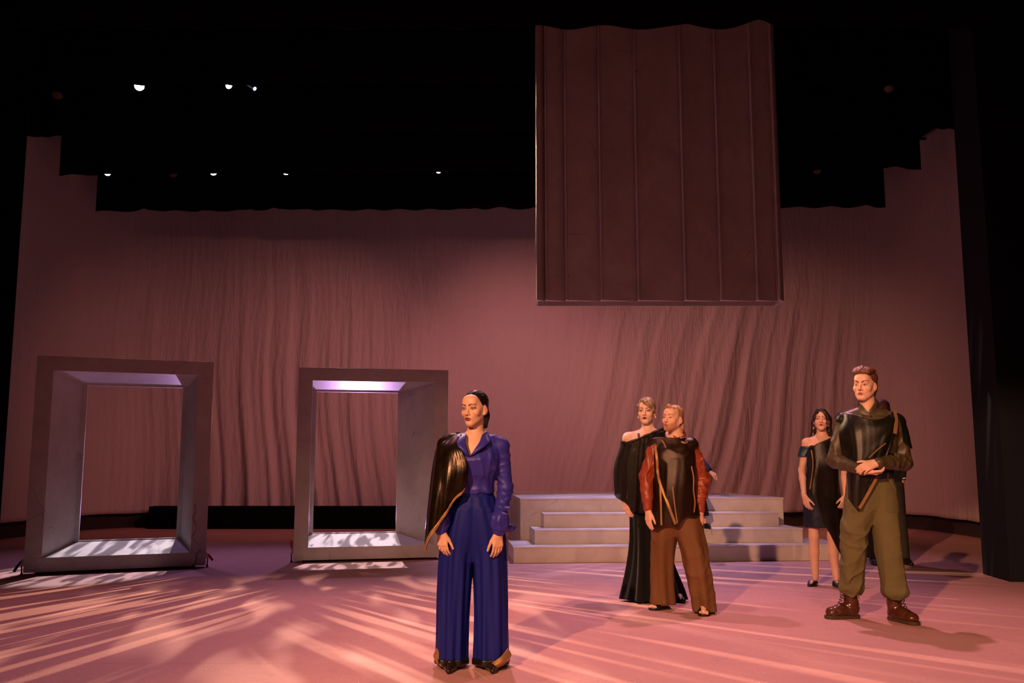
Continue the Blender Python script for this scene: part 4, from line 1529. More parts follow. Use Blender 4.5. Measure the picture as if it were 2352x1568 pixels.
# ================================================================ woman in the long black dress
def woman_black():
    root = person('p', PZ(1495, 1380), label='blonde woman in long black dress with sheer black shawl, left of man in brown')
    H = Head((-.006, -.004, 1.606), yaw=-.36, pitch=-.02, size=.215, sex='f')
    J = dict(neck=(.006, .016, 1.445), chest=(-.012, .004, 1.275), pelvis=(.0, .01, .97),
             shl=(-.168, .015, 1.378), shr=(.150, -.005, 1.388), ell=(-.222, .03, 1.105), elr=(.200, .03, 1.11),
             wrl=(-.222, -.045, .850), wrr=(.190, -.03, .86), hipl=(-.085, .015, .90), hipr=(.085, .015, .90),
             knl=(-.085, .0, .48), knr=(.11, .0, .48), anl=(-.085, .02, .10), anr=(.20, .02, .10),
             ftl=(-.09, -.12, .03), ftr=(.24, -.11, .03))
    S = Sdf((-.30, -.21, .0), (.31, .17, 1.75), .005)
    body(S, J, 'f', 1.0)
    H.build(S, V3(*J['neck']) + V3(0, 0, -.02), jaw=.92, neck_r=.050)
    hand(S, J['wrl'], (.30, -.12, -1), (.8, .55, 0), (.3, -1, 0), .17, .26, .07, 1.0, (.25, .9, .2))
    hand(S, J['wrr'], (-.1, -.1, -1), (-.8, .55, 0), (-.3, -1, 0), .17, .3, .07)
    b = sdf_obj(S, 'body', M_SKIN, root, skin_paint((.74, .50, .40), H))
    H.face(S, b, brow_col=(.10, .04, .02), lip_col=(.16, .02, .025), liner=1.0, lid=(.05, .02, .02), lip_w=.022)
    T = Sdf(H.c - .18, H.c + .19, .004)
    p, s, R = H.p, H.s, H.R
    dw = wrinkle(31, .0022, 120, 6, .4)
    T.ell(p(0, .026, .050), np.array((.078, .092, .088)) * s, R, .012, disp=dw)
    T.ell(p(0, .080, .045), np.array((.060, .055, .065)) * s, R, .03, disp=dw)
    T.ell(p(0, .070, -.03), np.array((.058, .045, .055)) * s, R, .03, disp=dw)
    T.ell(p(0, -.085, -.030), np.array((.062, .068, .094)) * s, R, .012, 'sub')
    for sx in (-1, 1):
        T.ell(p(sx * .078, .012, -.022), np.array((.022, .022, .034)) * s, R, .006, 'sub')
        T.ell(p(sx * .07, -.035, -.055), np.array((.036, .050, .060)) * s, R, .01, 'sub')
    # fringe swept across the forehead to her left temple
    T.chain([p(-.028, -.055, .098), p(.010, -.082, .078), p(.042, -.070, .048), p(.066, -.040, .012), p(.074, -.005, -.010)],
            [.018 * s, .020 * s, .019 * s, .017 * s, .012 * s], .012, disp=dw)
    T.chain([p(-.040, -.050, .090), p(-.062, -.048, .050), p(-.070, -.025, .005)], [.016 * s, .013 * s, .008 * s], .012, disp=dw)
    sdf_obj(T, 'hair', HAIR_BLONDE, root)
    for sx in (-1, 1):
        q = H.p(sx * .080, .002, -.052)
        E = Sdf(q - .02, q + .02, .0025); E.ell(q, (.006, .006, .010), k=.002)
        sdf_obj(E, 'earring', M_PEARL, root)
    # velvet gown
    D = Sdf((-.30, -.30, .012), (.33, .30, 1.36), .0075)
    fo = [(.020, .0, 7, .5, 1.0), (.012, .0, 13, 1.4, -1.0)]
    D.loft([(.016, .022, .02, .262, .20), (.10, .020, .015, .240, .175), (.30, .006, .01, .186, .138), (.50, -.004, .01, .156, .122), (.72, -.004, .01, .160, .124), (.90, -.002, .012, .172, .126)], .02, folds=fo)
    D.loft([(.85, 0, .012, .170, .124), (.95, 0, .012, .166, .122), (1.08, -.006, .008, .130, .104), (1.18, -.010, .0, .142, .122), (1.27, -.012, -.004, .152, .132), (1.335, -.012, .0, .145, .112)], .03)
    dr = sdf_obj(D, 'gown', M_VELVET, root)
    o = ribbon('shoulder_strap', [(-.085, -.120, 1.325), (-.092, -.098, 1.375), (-.086, -.040, 1.415), (-.080, .03, 1.40), (-.08, .10, 1.33)], .016, M_NAVYDARK, dr, (-.3, -.8, .5))
    for t in ((-.090, -.110, 1.355), (-.092, -.078, 1.393)):
        E = Sdf(np.array(t) - .012, np.array(t) + .012, .002); E.ell(t, (.0035, .0035, .0035), k=.001)
        sdf_obj(E, 'strap_stud', M_PEARL, o)
    # sheer shawl
    cols = [[(.02, .12, 1.40), (-.02, .145, 1.15), (-.03, .14, .93)],
            [(-.18, .11, 1.345), (-.26, .09, 1.12), (-.262, .07, .90)],
            [(-.228, .01, 1.345), (-.276, -.005, 1.12), (-.275, -.01, .862)],
            [(-.195, -.085, 1.335), (-.232, -.115, 1.12), (-.228, -.110, .835)],
            [(-.110, -.128, 1.360), (-.142, -.155, 1.12), (-.150, -.150, .760)],
            [(-.030, -.122, 1.395), (-.055, -.160, 1.13), (-.070, -.155, .745)],
            [(.045, -.100, 1.425), (.030, -.155, 1.15), (.015, -.155, .83)],
            [(.115, -.060, 1.452), (.120, -.135, 1.18), (.110, -.145, .92)],
            [(.165, .0, 1.450), (.215, -.05, 1.20), (.215, -.07, .95)],
            [(.135, .085, 1.440), (.18, .11, 1.20), (.17, .12, .95)]]
    drape('shawl', cols, M_CHIFFON, root, 140, 60, [(.0, .014, 7, .4, 2.0), (.002, .006, 13, 1.1, -2.0)], .0025, clear=((D, .006),))
    # gathered roll along the shawl's upper edge
    top = [c[0] for c in cols[1:]]
    E = Sdf((-.30, -.20, 1.28), (.24, .17, 1.52), .004)
    pts = catmull(top, 26)
    E.chain(list(pts), [.011 + .003 * math.sin(i * 1.7) for i in range(26)], .006)
    sdf_obj(E, 'gathered_edge', M_CHIFFON, root)
    plain_shoes(root, [((-.085, .06, 0), (-.095, -.16, 0)), ((.205, .07, 0), (.262, -.14, 0))], M_BLACKSHOE, .044, .078)
woman_black()


# ================================================================ man in the rust shirt and bronze tunic
def man_brown():
    root = person('p', PZ(1560, 1403), label='bearded blond man in rust shirt, sheer bronze tunic and brown trousers')
    H = Head((-.018, -.006, 1.522), yaw=-.74, pitch=-.10, roll=.04, size=.212, sex='m')
    J = dict(neck=(.022, .014, 1.365), chest=(-.018, .004, 1.20), pelvis=(-.01, .01, .92),
             shl=(-.152, .028, 1.297), shr=(.120, -.020, 1.300), ell=(-.232, .04, 1.045), elr=(.208, .02, 1.035),
             wrl=(-.238, -.04, .795), wrr=(.176, -.06, .785), hipl=(-.085, .015, .86), hipr=(.08, .0, .86),
             knl=(-.105, .06, .46), knr=(.13, -.06, .46), anl=(-.085, .11, .075), anr=(.185, -.09, .075),
             ftl=(-.195, .055, .030), ftr=(.150, -.215, .030))
    S = Sdf((-.33, -.29, .0), (.32, .19, 1.65), .005)
    body(S, J, 'm', 1.02, shod=False)
    H.build(S, V3(*J['neck']) + V3(0, 0, -.02), jaw=1.02, neck_r=.056, brow=1.1)
    hand(S, J['wrl'], (.02, -.08, -1), (.9, .5, 0), (.4, -1, 0), .168, .26, .08, 1.08, (.2, .9, .25))
    hand(S, J['wrr'], (-.12, -.08, -1), (-.35, .95, 0), (-1, 0, 0), .168, .22, .08, 1.12, (.3, .9, .2))
    # toes
    for an, ft in (('anl', 'ftl'), ('anr', 'ftr')):
        a, f = V3(*J[an]), V3(*J[ft])
        d = unit((f - a) * V3(1, 1, 0)); sd = np.cross(V3(0, 0, 1), d)
        for i, (o, l, r) in enumerate(((-.026, .036, .0115), (-.009, .032, .0085), (.006, .026, .008), (.019, .019, .0075), (.031, .011, .007))):
            sg = 1 if ft == 'ftl' else -1
            q = f - d * .018 + sd * o * sg
            S.cone(q + V3(0, 0, -.002), q + d * l * 1.1 + V3(0, 0, -.008), r * 1.15, r, .003)
    b = sdf_obj(S, 'body', M_SKIN, root, skin_paint((.74, .45, .33), H, jaw_col=(.34, .13, .055)))
    H.face(S, b, brow_col=(.22, .09, .04), lip_col=(.46, .14, .11), iris=(.06, .07, .08), lid=(.40, .16, .11), brow_w=.0028, eye_open=.75, lip_w=.022)
    # beard and moustache
    B = Sdf(H.c - .17, H.c + .13, .0035)
    p, s, R = H.p, H.s, H.R
    db = wrinkle(41, .0012, 190, 6)
    B.ell(p(0, -.074, -.101), np.array((.026, .024, .018)) * s, R, .012, disp=db)
    for sx in (-1, 1):
        B.cone(p(sx * .020, -.072, -.100), p(sx * .050, -.022, -.066), .014 * s, .011 * s, .014, disp=db)
        B.cone(p(sx * .004, -.0935, -.0495), p(sx * .024, -.082, -.060), .0052 * s, .0045 * s, .004, disp=db)
        B.cone(p(sx * .024, -.080, -.060), p(sx * .024, -.074, -.090), .0045 * s, .008 * s, .006, disp=db)
    sdf_obj(B, 'beard', HAIR_GINGER, root)
    T = Sdf(H.c - .18, H.c + .18, .004)
    dw = wrinkle(43, .003, 90, 7, .7)
    T.ell(p(0, .026, .042), np.array((.077, .094, .082)) * s, R, .012, disp=dw)
    T.ell(p(0, .072, -.02), np.array((.066, .050, .066)) * s, R, .02, disp=dw)
    for q in ((0, .092, -.055), (.03, .085, -.075), (-.03, .085, -.075), (.045, .07, -.10), (-.01, .09, -.105), (.055, .06, -.06)):
        T.ell(p(*q), np.array((.026, .024, .028)) * s, R, .012, disp=dw)
    T.ell(p(0, -.090, -.030), np.array((.064, .075, .105)) * s, R, .01, 'sub')
    for sx in (-1, 1):
        T.ell(p(sx * .078, .012, -.018), np.array((.024, .024, .036)) * s, R, .006, 'sub')
        T.ell(p(sx * .07, -.03, -.055), np.array((.040, .050, .060)) * s, R, .01, 'sub')
    T.chain([p(-.04, -.062, .086), p(0, -.072, .098), p(.04, -.060, .088)], [.012 * s, .016 * s, .012 * s], .012, disp=dw)
    sdf_obj(T, 'hair', HAIR_GINGER, root)
    # shirt
    G = Sdf((-.34, -.22, .72), (.32, .20, 1.45), .0056)
    wr = wrinkle(5, .004, 36, 6)
    GT = Sdf((-.30, -.22, .60), (.28, .20, 1.45), .006)
    for g_ in (G, GT): g_.loft([(.86, -.012, .01, .150, .118), (1.02, -.014, .008, .145, .116), (1.18, -.018, .0, .160, .130), (1.27, -.016, .006, .158, .116), (1.325, .0, .012, .120, .092)], .02, p=2.3, yaw=-.16, disp=wr)
    for a in ('l', 'r'):
        sh, el, w = [V3(*J[k + a]) for k in ('sh', 'el', 'wr')]
        sx = -1 if a == 'l' else 1
        for g_ in (G, GT): g_.cone(V3(.018, .014, 1.335), sh, .058, .058, .03)
        ws = wrinkle(50 + sx, .0062, 50, 6, 1.7)
        fit_arm(G, sh + V3(sx * .004, 0, -.012), el + V3(sx * .006, 0, 0), w + V3(0, .008, .09), (.062, .057, .052), .02, ws)
        G.cone(w + V3(0, .006, .085), w + V3(0, .002, .012), .040, .038, .008)
    G.cone((.020, .014, 1.33), (.022, .006, 1.40), .070, .066, .012)
    G.cone((.022, .008, 1.34), (.020, -.01, 1.46), .052, .062, .008, 'sub')
    sh_o = sdf_obj(G, 'shirt', M_RUST, root)
    E = Sdf((-.02, -.10, 1.33), (.02, -.03, 1.38), .002); E.ell((-.004, -.068, 1.352), (.005, .004, .005), k=.001)
    sdf_obj(E, 'collar_button', M_LACE, sh_o)
    # trousers
    P = Sdf((-.30, -.28, .012), (.33, .27, 1.02), .007)
    P.loft([(.040, -.118, .105, .098, .120), (.20, -.118, .09, .096, .112), (.45, -.112, .06, .102, .112), (.66, -.090, .03, .112, .118), (.86, -.07, .015, .100, .118)], .012,
           folds=[(.008, .002, 6, .9, 5.0), (.006, .001, 3, .2, -4.0)], disp=wrinkle(6, .0042, 20, 6))
    P.loft([(.016, .185, -.095, .094, .118), (.20, .165, -.08, .098, .112), (.45, .125, -.055, .104, .114), (.66, .085, -.02, .116, .118), (.86, .065, .0, .100, .118)], .012,
           folds=[(.008, .002, 6, 2.9, -5.0), (.006, .001, 3, 1.2, 4.0)], disp=wrinkle(8, .0042, 20, 6))
    P.loft([(.60, -.005, .005, .10, .05), (.74, -.008, .008, .160, .112), (.88, -.01, .01, .170, .128), (1.0, -.012, .01, .160, .120)], .05, p=2.3, yaw=-.12)
    sdf_obj(P, 'trousers', M_BROWN, root)
    # bronze tunic: two sheer panels with gold bands, longer at the sides
    def panel(name, tops, hems, yf, nrm_out, folds, yaw=-.16):
        cols = []
        for (tx, ty, tz), (hx, hy, hz) in zip(tops, hems):
            k = min(1.0, abs(tx) / .2)
            cols.append([(tx, ty, tz), (tx * (1 - .17 * k), ty * .45 + hy * .55 + yf * (1 - .5 * k), tz * .72 + hz * .28), (tx * (1 - .22 * k) * .5 + hx * .45, hy * .96 + yf * (1 - .6 * k), tz * .42 + hz * .58), (hx * .97, hy + yf * .3, hz)])
        return drape(name, cols, M_BRONZESHEER, root, 90, 70, folds, .003, clear=((GT, .008), (P, .007)))
    front_t = [(-.214, .03, 1.322), (-.186, .0, 1.362), (-.120, -.030, 1.372), (-.045, -.062, 1.368), (.030, -.072, 1.366), (.090, -.040, 1.374), (.148, -.030, 1.366), (.182, -.015, 1.332)]
    front_t = [V3(*t) for t in front_t]
    front_h = [(-.225, .02, .66), (-.195, -.085, .635), (-.135, -.135, .68), (-.085, -.155, .69), (-.030, -.160, .672), (.040, -.155, .74), (.120, -.125, .735), (.178, -.05, .76)]
    _, TF = panel('tunic_front', front_t, front_h, -.028, 1, [(.0, .007, 3.2, .3, 1.0), (.0005, .003, 6, 1.0, 2.0)])
    back_t = [(.182, -.015, 1.332), (.148, -.02, 1.366), (.090, .03, 1.376), (.03, .085, 1.36), (-.045, .09, 1.36), (-.120, .03, 1.374), (-.186, .005, 1.362), (-.214, .03, 1.322)]
    back_h = [(.178, -.04, .76), (.175, .09, .73), (.11, .14, .72), (.03, .155, .72), (-.05, .16, .72), (-.12, .15, .71), (-.19, .12, .69), (-.225, .03, .66)]
    panel('tunic_back', back_t, back_h, .02, 1, [(.0, .008, 4, .3, 1.0)])
    for pts, w in (([(-.172, 1.30), (-.165, 1.20), (-.160, 1.10), (-.150, 1.005), (-.098, .84), (-.045, .690)], .020),
                   ([(-.150, 1.00), (-.150, .88), (-.150, .76), (-.150, .68)], .014),
                   ([(-.062, .98), (-.050, .85), (-.036, .74), (-.030, .70)], .009),
                   ([(.098, 1.14), (.112, 1.05), (.108, .95), (.118, .86), (.108, .78)], .009),
                   ([(-.120, 1.350), (-.104, 1.32), (-.096, 1.285)], .010), ([(.03, 1.335), (.06, 1.325), (.085, 1.335)], .012)):
        ribbon('gold_band', on_grid(TF, pts), w, M_GOLD, root, (0, -1, .1))
    # sandals
    for an, ft in (('anl', 'ftl'), ('anr', 'ftr')):
        a, f = V3(*J[an]), V3(*J[ft])
        d = unit((f - a) * V3(1, 1, 0)); sd = np.cross(V3(0, 0, 1), d)
        heel = a - d * .035; toe = f + d * .038
        So = Sdf(np.minimum(heel, toe) - .07, np.maximum(heel, toe) * V3(1, 1, 0) + V3(.07, .07, .06), .0035)
        hz, tz = heel * V3(1, 1, 0), toe * V3(1, 1, 0)
        def so(X, Y, Z, hz=hz, d=d, sd=sd, L=np.linalg.norm(tz - hz)):
            t = (X - hz[0]) * d[0] + (Y - hz[1]) * d[1]; u = (X - hz[0]) * sd[0] + (Y - hz[1]) * sd[1]
            w = .036 + .012 * np.clip(t / L, 0, 1)
            e = np.sqrt(np.maximum(np.abs(t - L / 2) - L / 2 + .04, 0) ** 2 + (np.abs(u) / w * .04) ** 2) - .04
            return np.maximum(e, np.abs(Z - .009) - .0075)
        So.func(so, So.lo, So.lo + So.n * So.h, .001, 'add')
        sole = sdf_obj(So, 'sandal', M_BLACKSHOE, root)
        mid = f - d * .020
        for s1, s2 in ((-.047, .030), (.047, -.030)):
            p0, p2 = mid + sd * s1 - d * .02, mid + sd * s2 + d * .004
            ribbon('strap', [p0 * V3(1, 1, 0) + V3(0, 0, .014), mid + sd * s1 * .55 + V3(0, 0, .026) - d * .01, mid + V3(0, 0, .030), p2 + V3(0, 0, .014), p2 * V3(1, 1, 0) + sd * s2 * .4 + V3(0, 0, .014)], .022, M_BLACKSHOE, sole, (.0, -.3, .95), 24)
        ribbon('strap', [mid + V3(0, 0, .028), f + d * .000 + V3(0, 0, .016), f + d * .014 + V3(0, 0, -.012)], .008, M_BLACKSHOE, sole, (.0, -.3, .95), 12)
man_brown()


# ================================================================ dark haired woman in short dress
def woman_short_dress():
    root = person('p', PZ(1885, 1345), label='woman with long wavy black hair in short dark dress, one bare shoulder')
    H = Head((.072, -.004, 1.570), yaw=-.34, pitch=-.10, roll=.02, size=.205, sex='f')
    J = dict(neck=(.078, .018, 1.415), chest=(.062, .004, 1.250), pelvis=(.045, .01, .94),
             shl=(-.072, .02, 1.352), shr=(.208, -.01, 1.365), ell=(-.122, .04, 1.090), elr=(.268, .0, 1.10),
             wrl=(-.145, -.075, .848), wrr=(.226, -.135, .850), hipl=(-.035, .015, .87), hipr=(.120, .01, .87),
             knl=(-.045, .0, .460), knr=(.128, -.01, .460), anl=(-.040, .02, .075), anr=(.148, .0, .075),
             ftl=(-.115, -.06, .022), ftr=(.122, -.115, .022))
    S = Sdf((-.23, -.24, .0), (.34, .17, 1.69), .005)
    body(S, J, 'f', .90)
    H.build(S, V3(*J['neck']) + V3(0, 0, -.02), jaw=.90, neck_r=.049)
    hand(S, J['wrl'], (.22, -.10, -1), (.85, .55, 0), (.3, -1, 0), .16, .42, .10, 1.0, (.5, .8, .2))
    hand(S, J['wrr'], (-.42, -.10, -1), (-.5, .85, 0), (-1, 0, 0), .16, .30, .08, 1.0, (.4, .85, .2))
    b = sdf_obj(S, 'body', M_SKIN, root, skin_paint((.70, .43, .33), H))
    H.face(S, b, brow_col=(.03, .015, .012), lip_col=(.34, .06, .07), liner=.5, lid=(.16, .05, .05), lip_w=.021, brow_tilt=-.25)
    T = Sdf(H.c - V3(.19, .19, .30), H.c + .19, .004)
    p, s, R = H.p, H.s, H.R
    dw = wrinkle(61, .006, 60, 7, .7)
    T.ell(p(0, .026, .044), np.array((.080, .096, .084)) * s, R, .012, disp=dw)
    T.ell(p(0, .070, -.03), np.array((.078, .055, .085)) * s, R, .02, disp=dw)
    for sx in (-1, 1):
        T.chain([p(sx * .070, .015, .035), p(sx * .082, .030, -.03), p(sx * .080, .045, -.10), p(sx * .088, .050, -.165), p(sx * .074, .052, -.205)],
                [.024 * s, .026 * s, .030 * s, .030 * s, .014 * s], .02, disp=dw)
    T.chain([p(.0, .085, -.08), p(.0, .095, -.16), p(.01, .09, -.22)], [.06 * s, .055 * s, .03 * s], .02, disp=dw)
    T.ell(p(0, -.090, -.034), np.array((.058, .074, .100)) * s, R, .01, 'sub')
    for sx in (-1, 1):
        T.ell(p(sx * .055, -.060, -.050), np.array((.030, .058, .070)) * s, R, .01, 'sub')
    # loose curls framing the face
    T.chain([p(.005, -.075, .086), p(.036, -.088, .060), p(.050, -.080, .025), p(.058, -.070, -.01), p(.052, -.072, -.040), p(.060, -.062, -.060)],
            [.012 * s, .011 * s, .010 * s, .008 * s, .007 * s, .004 * s], .008)
    T.chain([p(-.005, -.075, .086), p(-.040, -.080, .066), p(-.060, -.060, .03), p(-.070, -.035, -.02)], [.012 * s, .012 * s, .012 * s, .010 * s], .008, disp=dw)
    sdf_obj(T, 'hair', HAIR_WAVY, root)
    q = H.p(.070, -.010, -.062)
    E = Sdf(q - .02, q + .02, .0025); E.ell(q, (.005, .005, .009), k=.002)
    sdf_obj(E, 'earring', M_PEARL, root)
    # dress
    D = Sdf((-.20, -.21, .52), (.30, .20, 1.36), .0065)
    D.loft([(.545, .042, .006, .172, .128), (.70, .042, .008, .172, .128), (.88, .044, .010, .172, .130), (.98, .048, .010, .155, .120), (1.09, .054, .008, .128, .106), (1.19, .060, -.004, .146, .130), (1.27, .064, -.004, .156, .131), (1.325, .068, .0, .140, .105)], .01,
           yaw=0, disp=wrinkle(63, .003, 30, 5), folds=[(.003, .0, 7, .3, 2.0)])
    dr = sdf_obj(D, 'dress', M_NAVYDARK, root)
    # off-shoulder teal sleeve
    E = Sdf((-.18, -.10, 1.18), (.0, .12, 1.37), .0045)
    a, bq = V3(-.080, .022, 1.315), V3(-.104, .032, 1.215)
    E.cone(a, bq, .054, .056, .01, disp=wrinkle(64, .003, 60, 5)); E.cone(a + (a - bq) * .6, bq + (bq - a) * .6, .044, .048, .003, 'sub')
    half_below(E, 1.215); half_above(E, 1.318)
    sdf_obj(E, 'sleeve', M_TEAL, dr)
    # asymmetric black overlay with a long pointed tail
    ys = -.150
    cols = [[(-.075, -.06, 1.300), (-.075, -.115, 1.15), (-.105, -.115, .98), (-.118, -.115, .90), (-.100, -.125, .86), (-.060, -.14, .80)],
            [(-.050, -.105, 1.318), (-.045, ys - .005, 1.15), (-.065, ys, .98), (-.075, ys, .86), (-.050, ys, .74), (-.020, ys - .005, .64)],
            [(.005, -.125, 1.352), (.010, ys - .02, 1.15), (.0, ys - .005, .98), (-.005, ys - .005, .82), (.020, ys - .01, .64), (.050, ys - .015, .50)],
            [(.075, -.120, 1.378), (.075, ys - .025, 1.15), (.070, ys - .005, .98), (.070, ys - .008, .78), (.090, ys - .015, .54), (.110, ys - .02, .37)],
            [(.150, -.085, 1.405), (.140, ys, 1.15), (.140, ys + .005, .98), (.145, ys, .72), (.160, ys - .005, .46), (.170, ys - .015, .255)],
            [(.215, -.02, 1.405), (.188, -.09, 1.16), (.190, -.09, .98), (.205, -.10, .70), (.210, -.11, .42), (.205, -.12, .172)],
            [(.205, .06, 1.400), (.195, .05, 1.16), (.210, .05, .98), (.218, .03, .72), (.220, .0, .48), (.212, -.05, .24)]]
    _, OV = drape('overlay', cols, M_CHIFFON2, root, 90, 90, [(.001, .005, 2.6, .4, 2.0), (.0, .001, 6, 1.1, -2.0)], .003, [('bottom', .028)], M_HEMBLACK, clear=((D, .006),))
    ribbon('gold_edge', on_grid(OV, [(-.068, 1.28), (-.070, 1.15), (-.092, 1.00), (-.108, .91)]), .012, M_GOLD, root)
    ribbon('gold_edge', on_grid(OV, [(.135, 1.385), (.115, 1.345), (.105, 1.30)]), .016, M_GOLD, root)
    for heel, toe in (((-.018, .065, 0), (-.140, -.075, 0)), ((.152, .048, 0), (.118, -.145, 0))):
        Sh, a, m, bb, d = shoe('shoe', heel, toe, None, None, .040, .046, point=.66)
        an = V3(*(J['anl'] if heel[0] < .05 else J['anr']))
        md = np.array(heel) * .52 + np.array(toe) * .48
        Sh.cone(an + V3(0, .004, .03), md + V3(0, 0, .056), .030, .026, .004, 'sub')
        sdf_obj(Sh, 'shoe', M_BLACKSHOE, root)

M_CHIFFON2 = m_sheer('sheer_black_overlay', (.013, .010, .007), .90, .32, .2, .5)
woman_short_dress()


# ================================================================ tall man in olive
def man_olive():
    root = person('p', PZ(2000, 1425), label='tall young man in olive trousers and brown boots, hands clasped before him')
    H = Head((.040, -.004, 1.762), yaw=-.70, pitch=.02, roll=.03, size=.232, sex='m')
    J = dict(neck=(.060, .018, 1.585), chest=(.062, .004, 1.375), pelvis=(.050, .01, 1.00),
             shl=(-.118, .040, 1.490), shr=(.250, -.035, 1.480), ell=(-.195, .03, 1.195), elr=(.300, -.03, 1.175),
             wrl=(-.082, -.205, 1.110), wrr=(.020, -.240, 1.170), hipl=(-.035, .015, .93), hipr=(.135, .0, .93),
             knl=(-.075, .055, .52), knr=(.148, -.035, .52), anl=(-.078, .105, .11), anr=(.180, -.006, .11),
             ftl=(-.215, .090, .04), ftr=(.225, -.125, .04))
    S = Sdf((-.32, -.31, .0), (.38, .19, 1.91), .005)
    body(S, J, 'm', 1.02)
    H.build(S, V3(*J['neck']) + V3(0, 0, -.02), jaw=.98, neck_r=.056, brow=1.15, nose=1.1, chin=.004)
    hand(S, J['wrr'], (-1, -.08, -.30), (.1, .75, -.65), (-.2, -.3, 1), .185, .55, .05, 1.08, (.55, .75, .1))
    hand(S, J['wrl'], (1, -.12, -.12), (0, -.25, 1), (0, -.8, .3), .180, .75, .03, 1.05, (.3, .85, .3))
    b = sdf_obj(S, 'body', M_SKIN, root, skin_paint((.74, .45, .34), H))
    H.face(S, b, brow_col=(.07, .025, .012), lip_col=(.50, .15, .12), iris=(.05, .06, .06), lid=(.30, .12, .09), brow_tilt=.6, brow_w=.0040, lip_w=.022, lip_h=.85, eye_open=.8)
    T = Sdf(H.c - .20, H.c + .20, .0037)
    p, s, R = H.p, H.s, H.R
    dw = wrinkle(71, .0022, 90, 7, .5)
    T.ell(p(0, .030, .048), np.array((.080, .098, .084)) * s, R, .012, disp=dw)
    T.ell(p(0, .076, -.012), np.array((.072, .055, .074)) * s, R, .02, disp=dw)
    T.ell(p(0, .086, -.080), np.array((.050, .034, .046)) * s, R, .02, disp=dw)
    T.ell(p(0, -.090, -.034), np.array((.063, .068, .100)) * s, R, .01, 'sub')
    for sx in (-1, 1):
        T.ell(p(sx * .078, .012, -.018), np.array((.024, .024, .036)) * s, R, .006, 'sub')
        T.ell(p(sx * .07, -.032, -.055), np.array((.040, .046, .060)) * s, R, .01, 'sub')
    # swept-back quiff
    for i, x in enumerate((-.045, -.022, .0, .022, .045)):
        T.chain([p(x * .9, -.066 + abs(x) * .3, .078), p(x, -.072 + abs(x) * .3, .104 - abs(x) * .25), p(x * 1.15, -.030, .124 - abs(x) * .4), p(x * 1.3, .03, .128 - abs(x) * .5)],
                [.013 * s, .020 * s, .023 * s, .018 * s], .010, disp=dw)
    sdf_obj(T, 'hair', HAIR_AUBURN, root)
    # navy undershirt and olive shirt
    U = Sdf((-.16, -.18, 1.02), (.28, .18, 1.40), .0055)
    U.loft([(1.05, .052, .008, .168, .120), (1.15, .055, .006, .172, .128), (1.30, .060, .004, .182, .138), (1.38, .060, .004, .17, .12)], .01, p=2.2, yaw=-.2, piv=(0, 0), disp=wrinkle(72, .003, 34, 5))
    sdf_obj(U, 'undershirt', M_NAVYDARK, root)
    G = Sdf((-.34, -.33, 1.06), (.40, .22, 1.70), .0056)
    GT = Sdf((-.22, -.25, 1.06), (.36, .22, 1.70), .006)
    for g_ in (G, GT): g_.loft([(1.24, .062, .006, .180, .136), (1.36, .064, .002, .198, .146), (1.45, .066, .006, .198, .132), (1.52, .066, .012, .14, .10)], .02, p=2.3, yaw=-.2, disp=wrinkle(73, .004, 30, 5))
    for a in ('l', 'r'):
        sh, el, w = [V3(*J[k + a]) for k in ('sh', 'el', 'wr')]
        sx = -1 if a == 'l' else 1
        for g_ in (G, GT): g_.cone(V3(.062, .016, 1.552), sh, .068, .062, .03)
        ws = wrinkle(74 + sx, .0060, 46, 6)
        d = unit(w - el)
        fit_arm(G, sh + V3(sx * .004, 0, -.012), el + V3(sx * .006, .008, -.004), w - d * .085, (.062, .060, .052), .02, ws)
        G.cone(w - d * .085, w - d * .008, .046, .042, .008)
    G.cone((.062, .014, 1.545), (.062, .000, 1.625), .078, .074, .010)
    G.cone((.062, .008, 1.555), (.055, -.02, 1.70), .058, .070, .008, 'sub')
    def notch(X, Y, Z):
        return np.maximum(np.maximum(np.abs(X - .035) - (Z - 1.552) * .55, Y + .0), 1.552 - Z)
    G.func(notch, (-.06, -.2, 1.55), (.14, .02, 1.70), .004)
    sh_o = sdf_obj(G, 'shirt', M_OLIVESHIRT, root)
    for zz, yy in ((1.540, -.098), (1.520, -.116)):
        q = V3(.034, yy, zz)
        E = Sdf(q - .012, q + .012, .002); E.ell(q, (.0055, .004, .0055), k=.001)
        sdf_obj(E, 'shirt_button', M_LACE, sh_o)
    # cotton trousers gathered at the ankle
    P = Sdf((-.22, -.20, .15), (.32, .25, 1.09), .0065)
    P.loft([(.180, -.098, .105, .070, .078), (.205, -.099, .10, .088, .096), (.27, -.094, .09, .086, .096), (.45, -.086, .06, .082, .096), (.66, -.070, .03, .100, .112), (.86, -.030, .01, .108, .122), (.96, .0, .01, .10, .118)], .012,
           disp=wrinkle(81, .007, 30, 7))
    P.loft([(.165, .188, -.012, .072, .080), (.19, .190, -.014, .094, .100), (.26, .184, -.018, .094, .100), (.45, .158, -.03, .094, .104), (.66, .142, -.025, .106, .116), (.86, .120, .0, .112, .124), (.96, .10, .005, .10, .118)], .012,
           disp=wrinkle(82, .007, 30, 7))
    P.loft([(.72, .045, .005, .11, .05), (.84, .048, .008, .180, .118), (.95, .050, .010, .186, .132), (1.06, .050, .010, .168, .122)], .04, p=2.3, yaw=-.12, disp=wrinkle(83, .003, 26, 5))
    tr = sdf_obj(P, 'trousers', M_KHAKI, root)
    # fly and patch pockets, raised on the cloth
    def on_front(pts, w, name, off=.004, n=24):
        Q = P.hit(np.array([(x, -.22, z) for x, z in pts]), V3(0, 1, 0), .25, 101) + V3(0, -off, 0)
        ribbon(name, [tuple(q) for q in Q], w, M_KHAKI, tr, (0, -1, 0), n, .005)
    on_front([(.048, 1.04), (.046, .95), (.042, .88), (.034, .84)], .030, 'fly_placket')
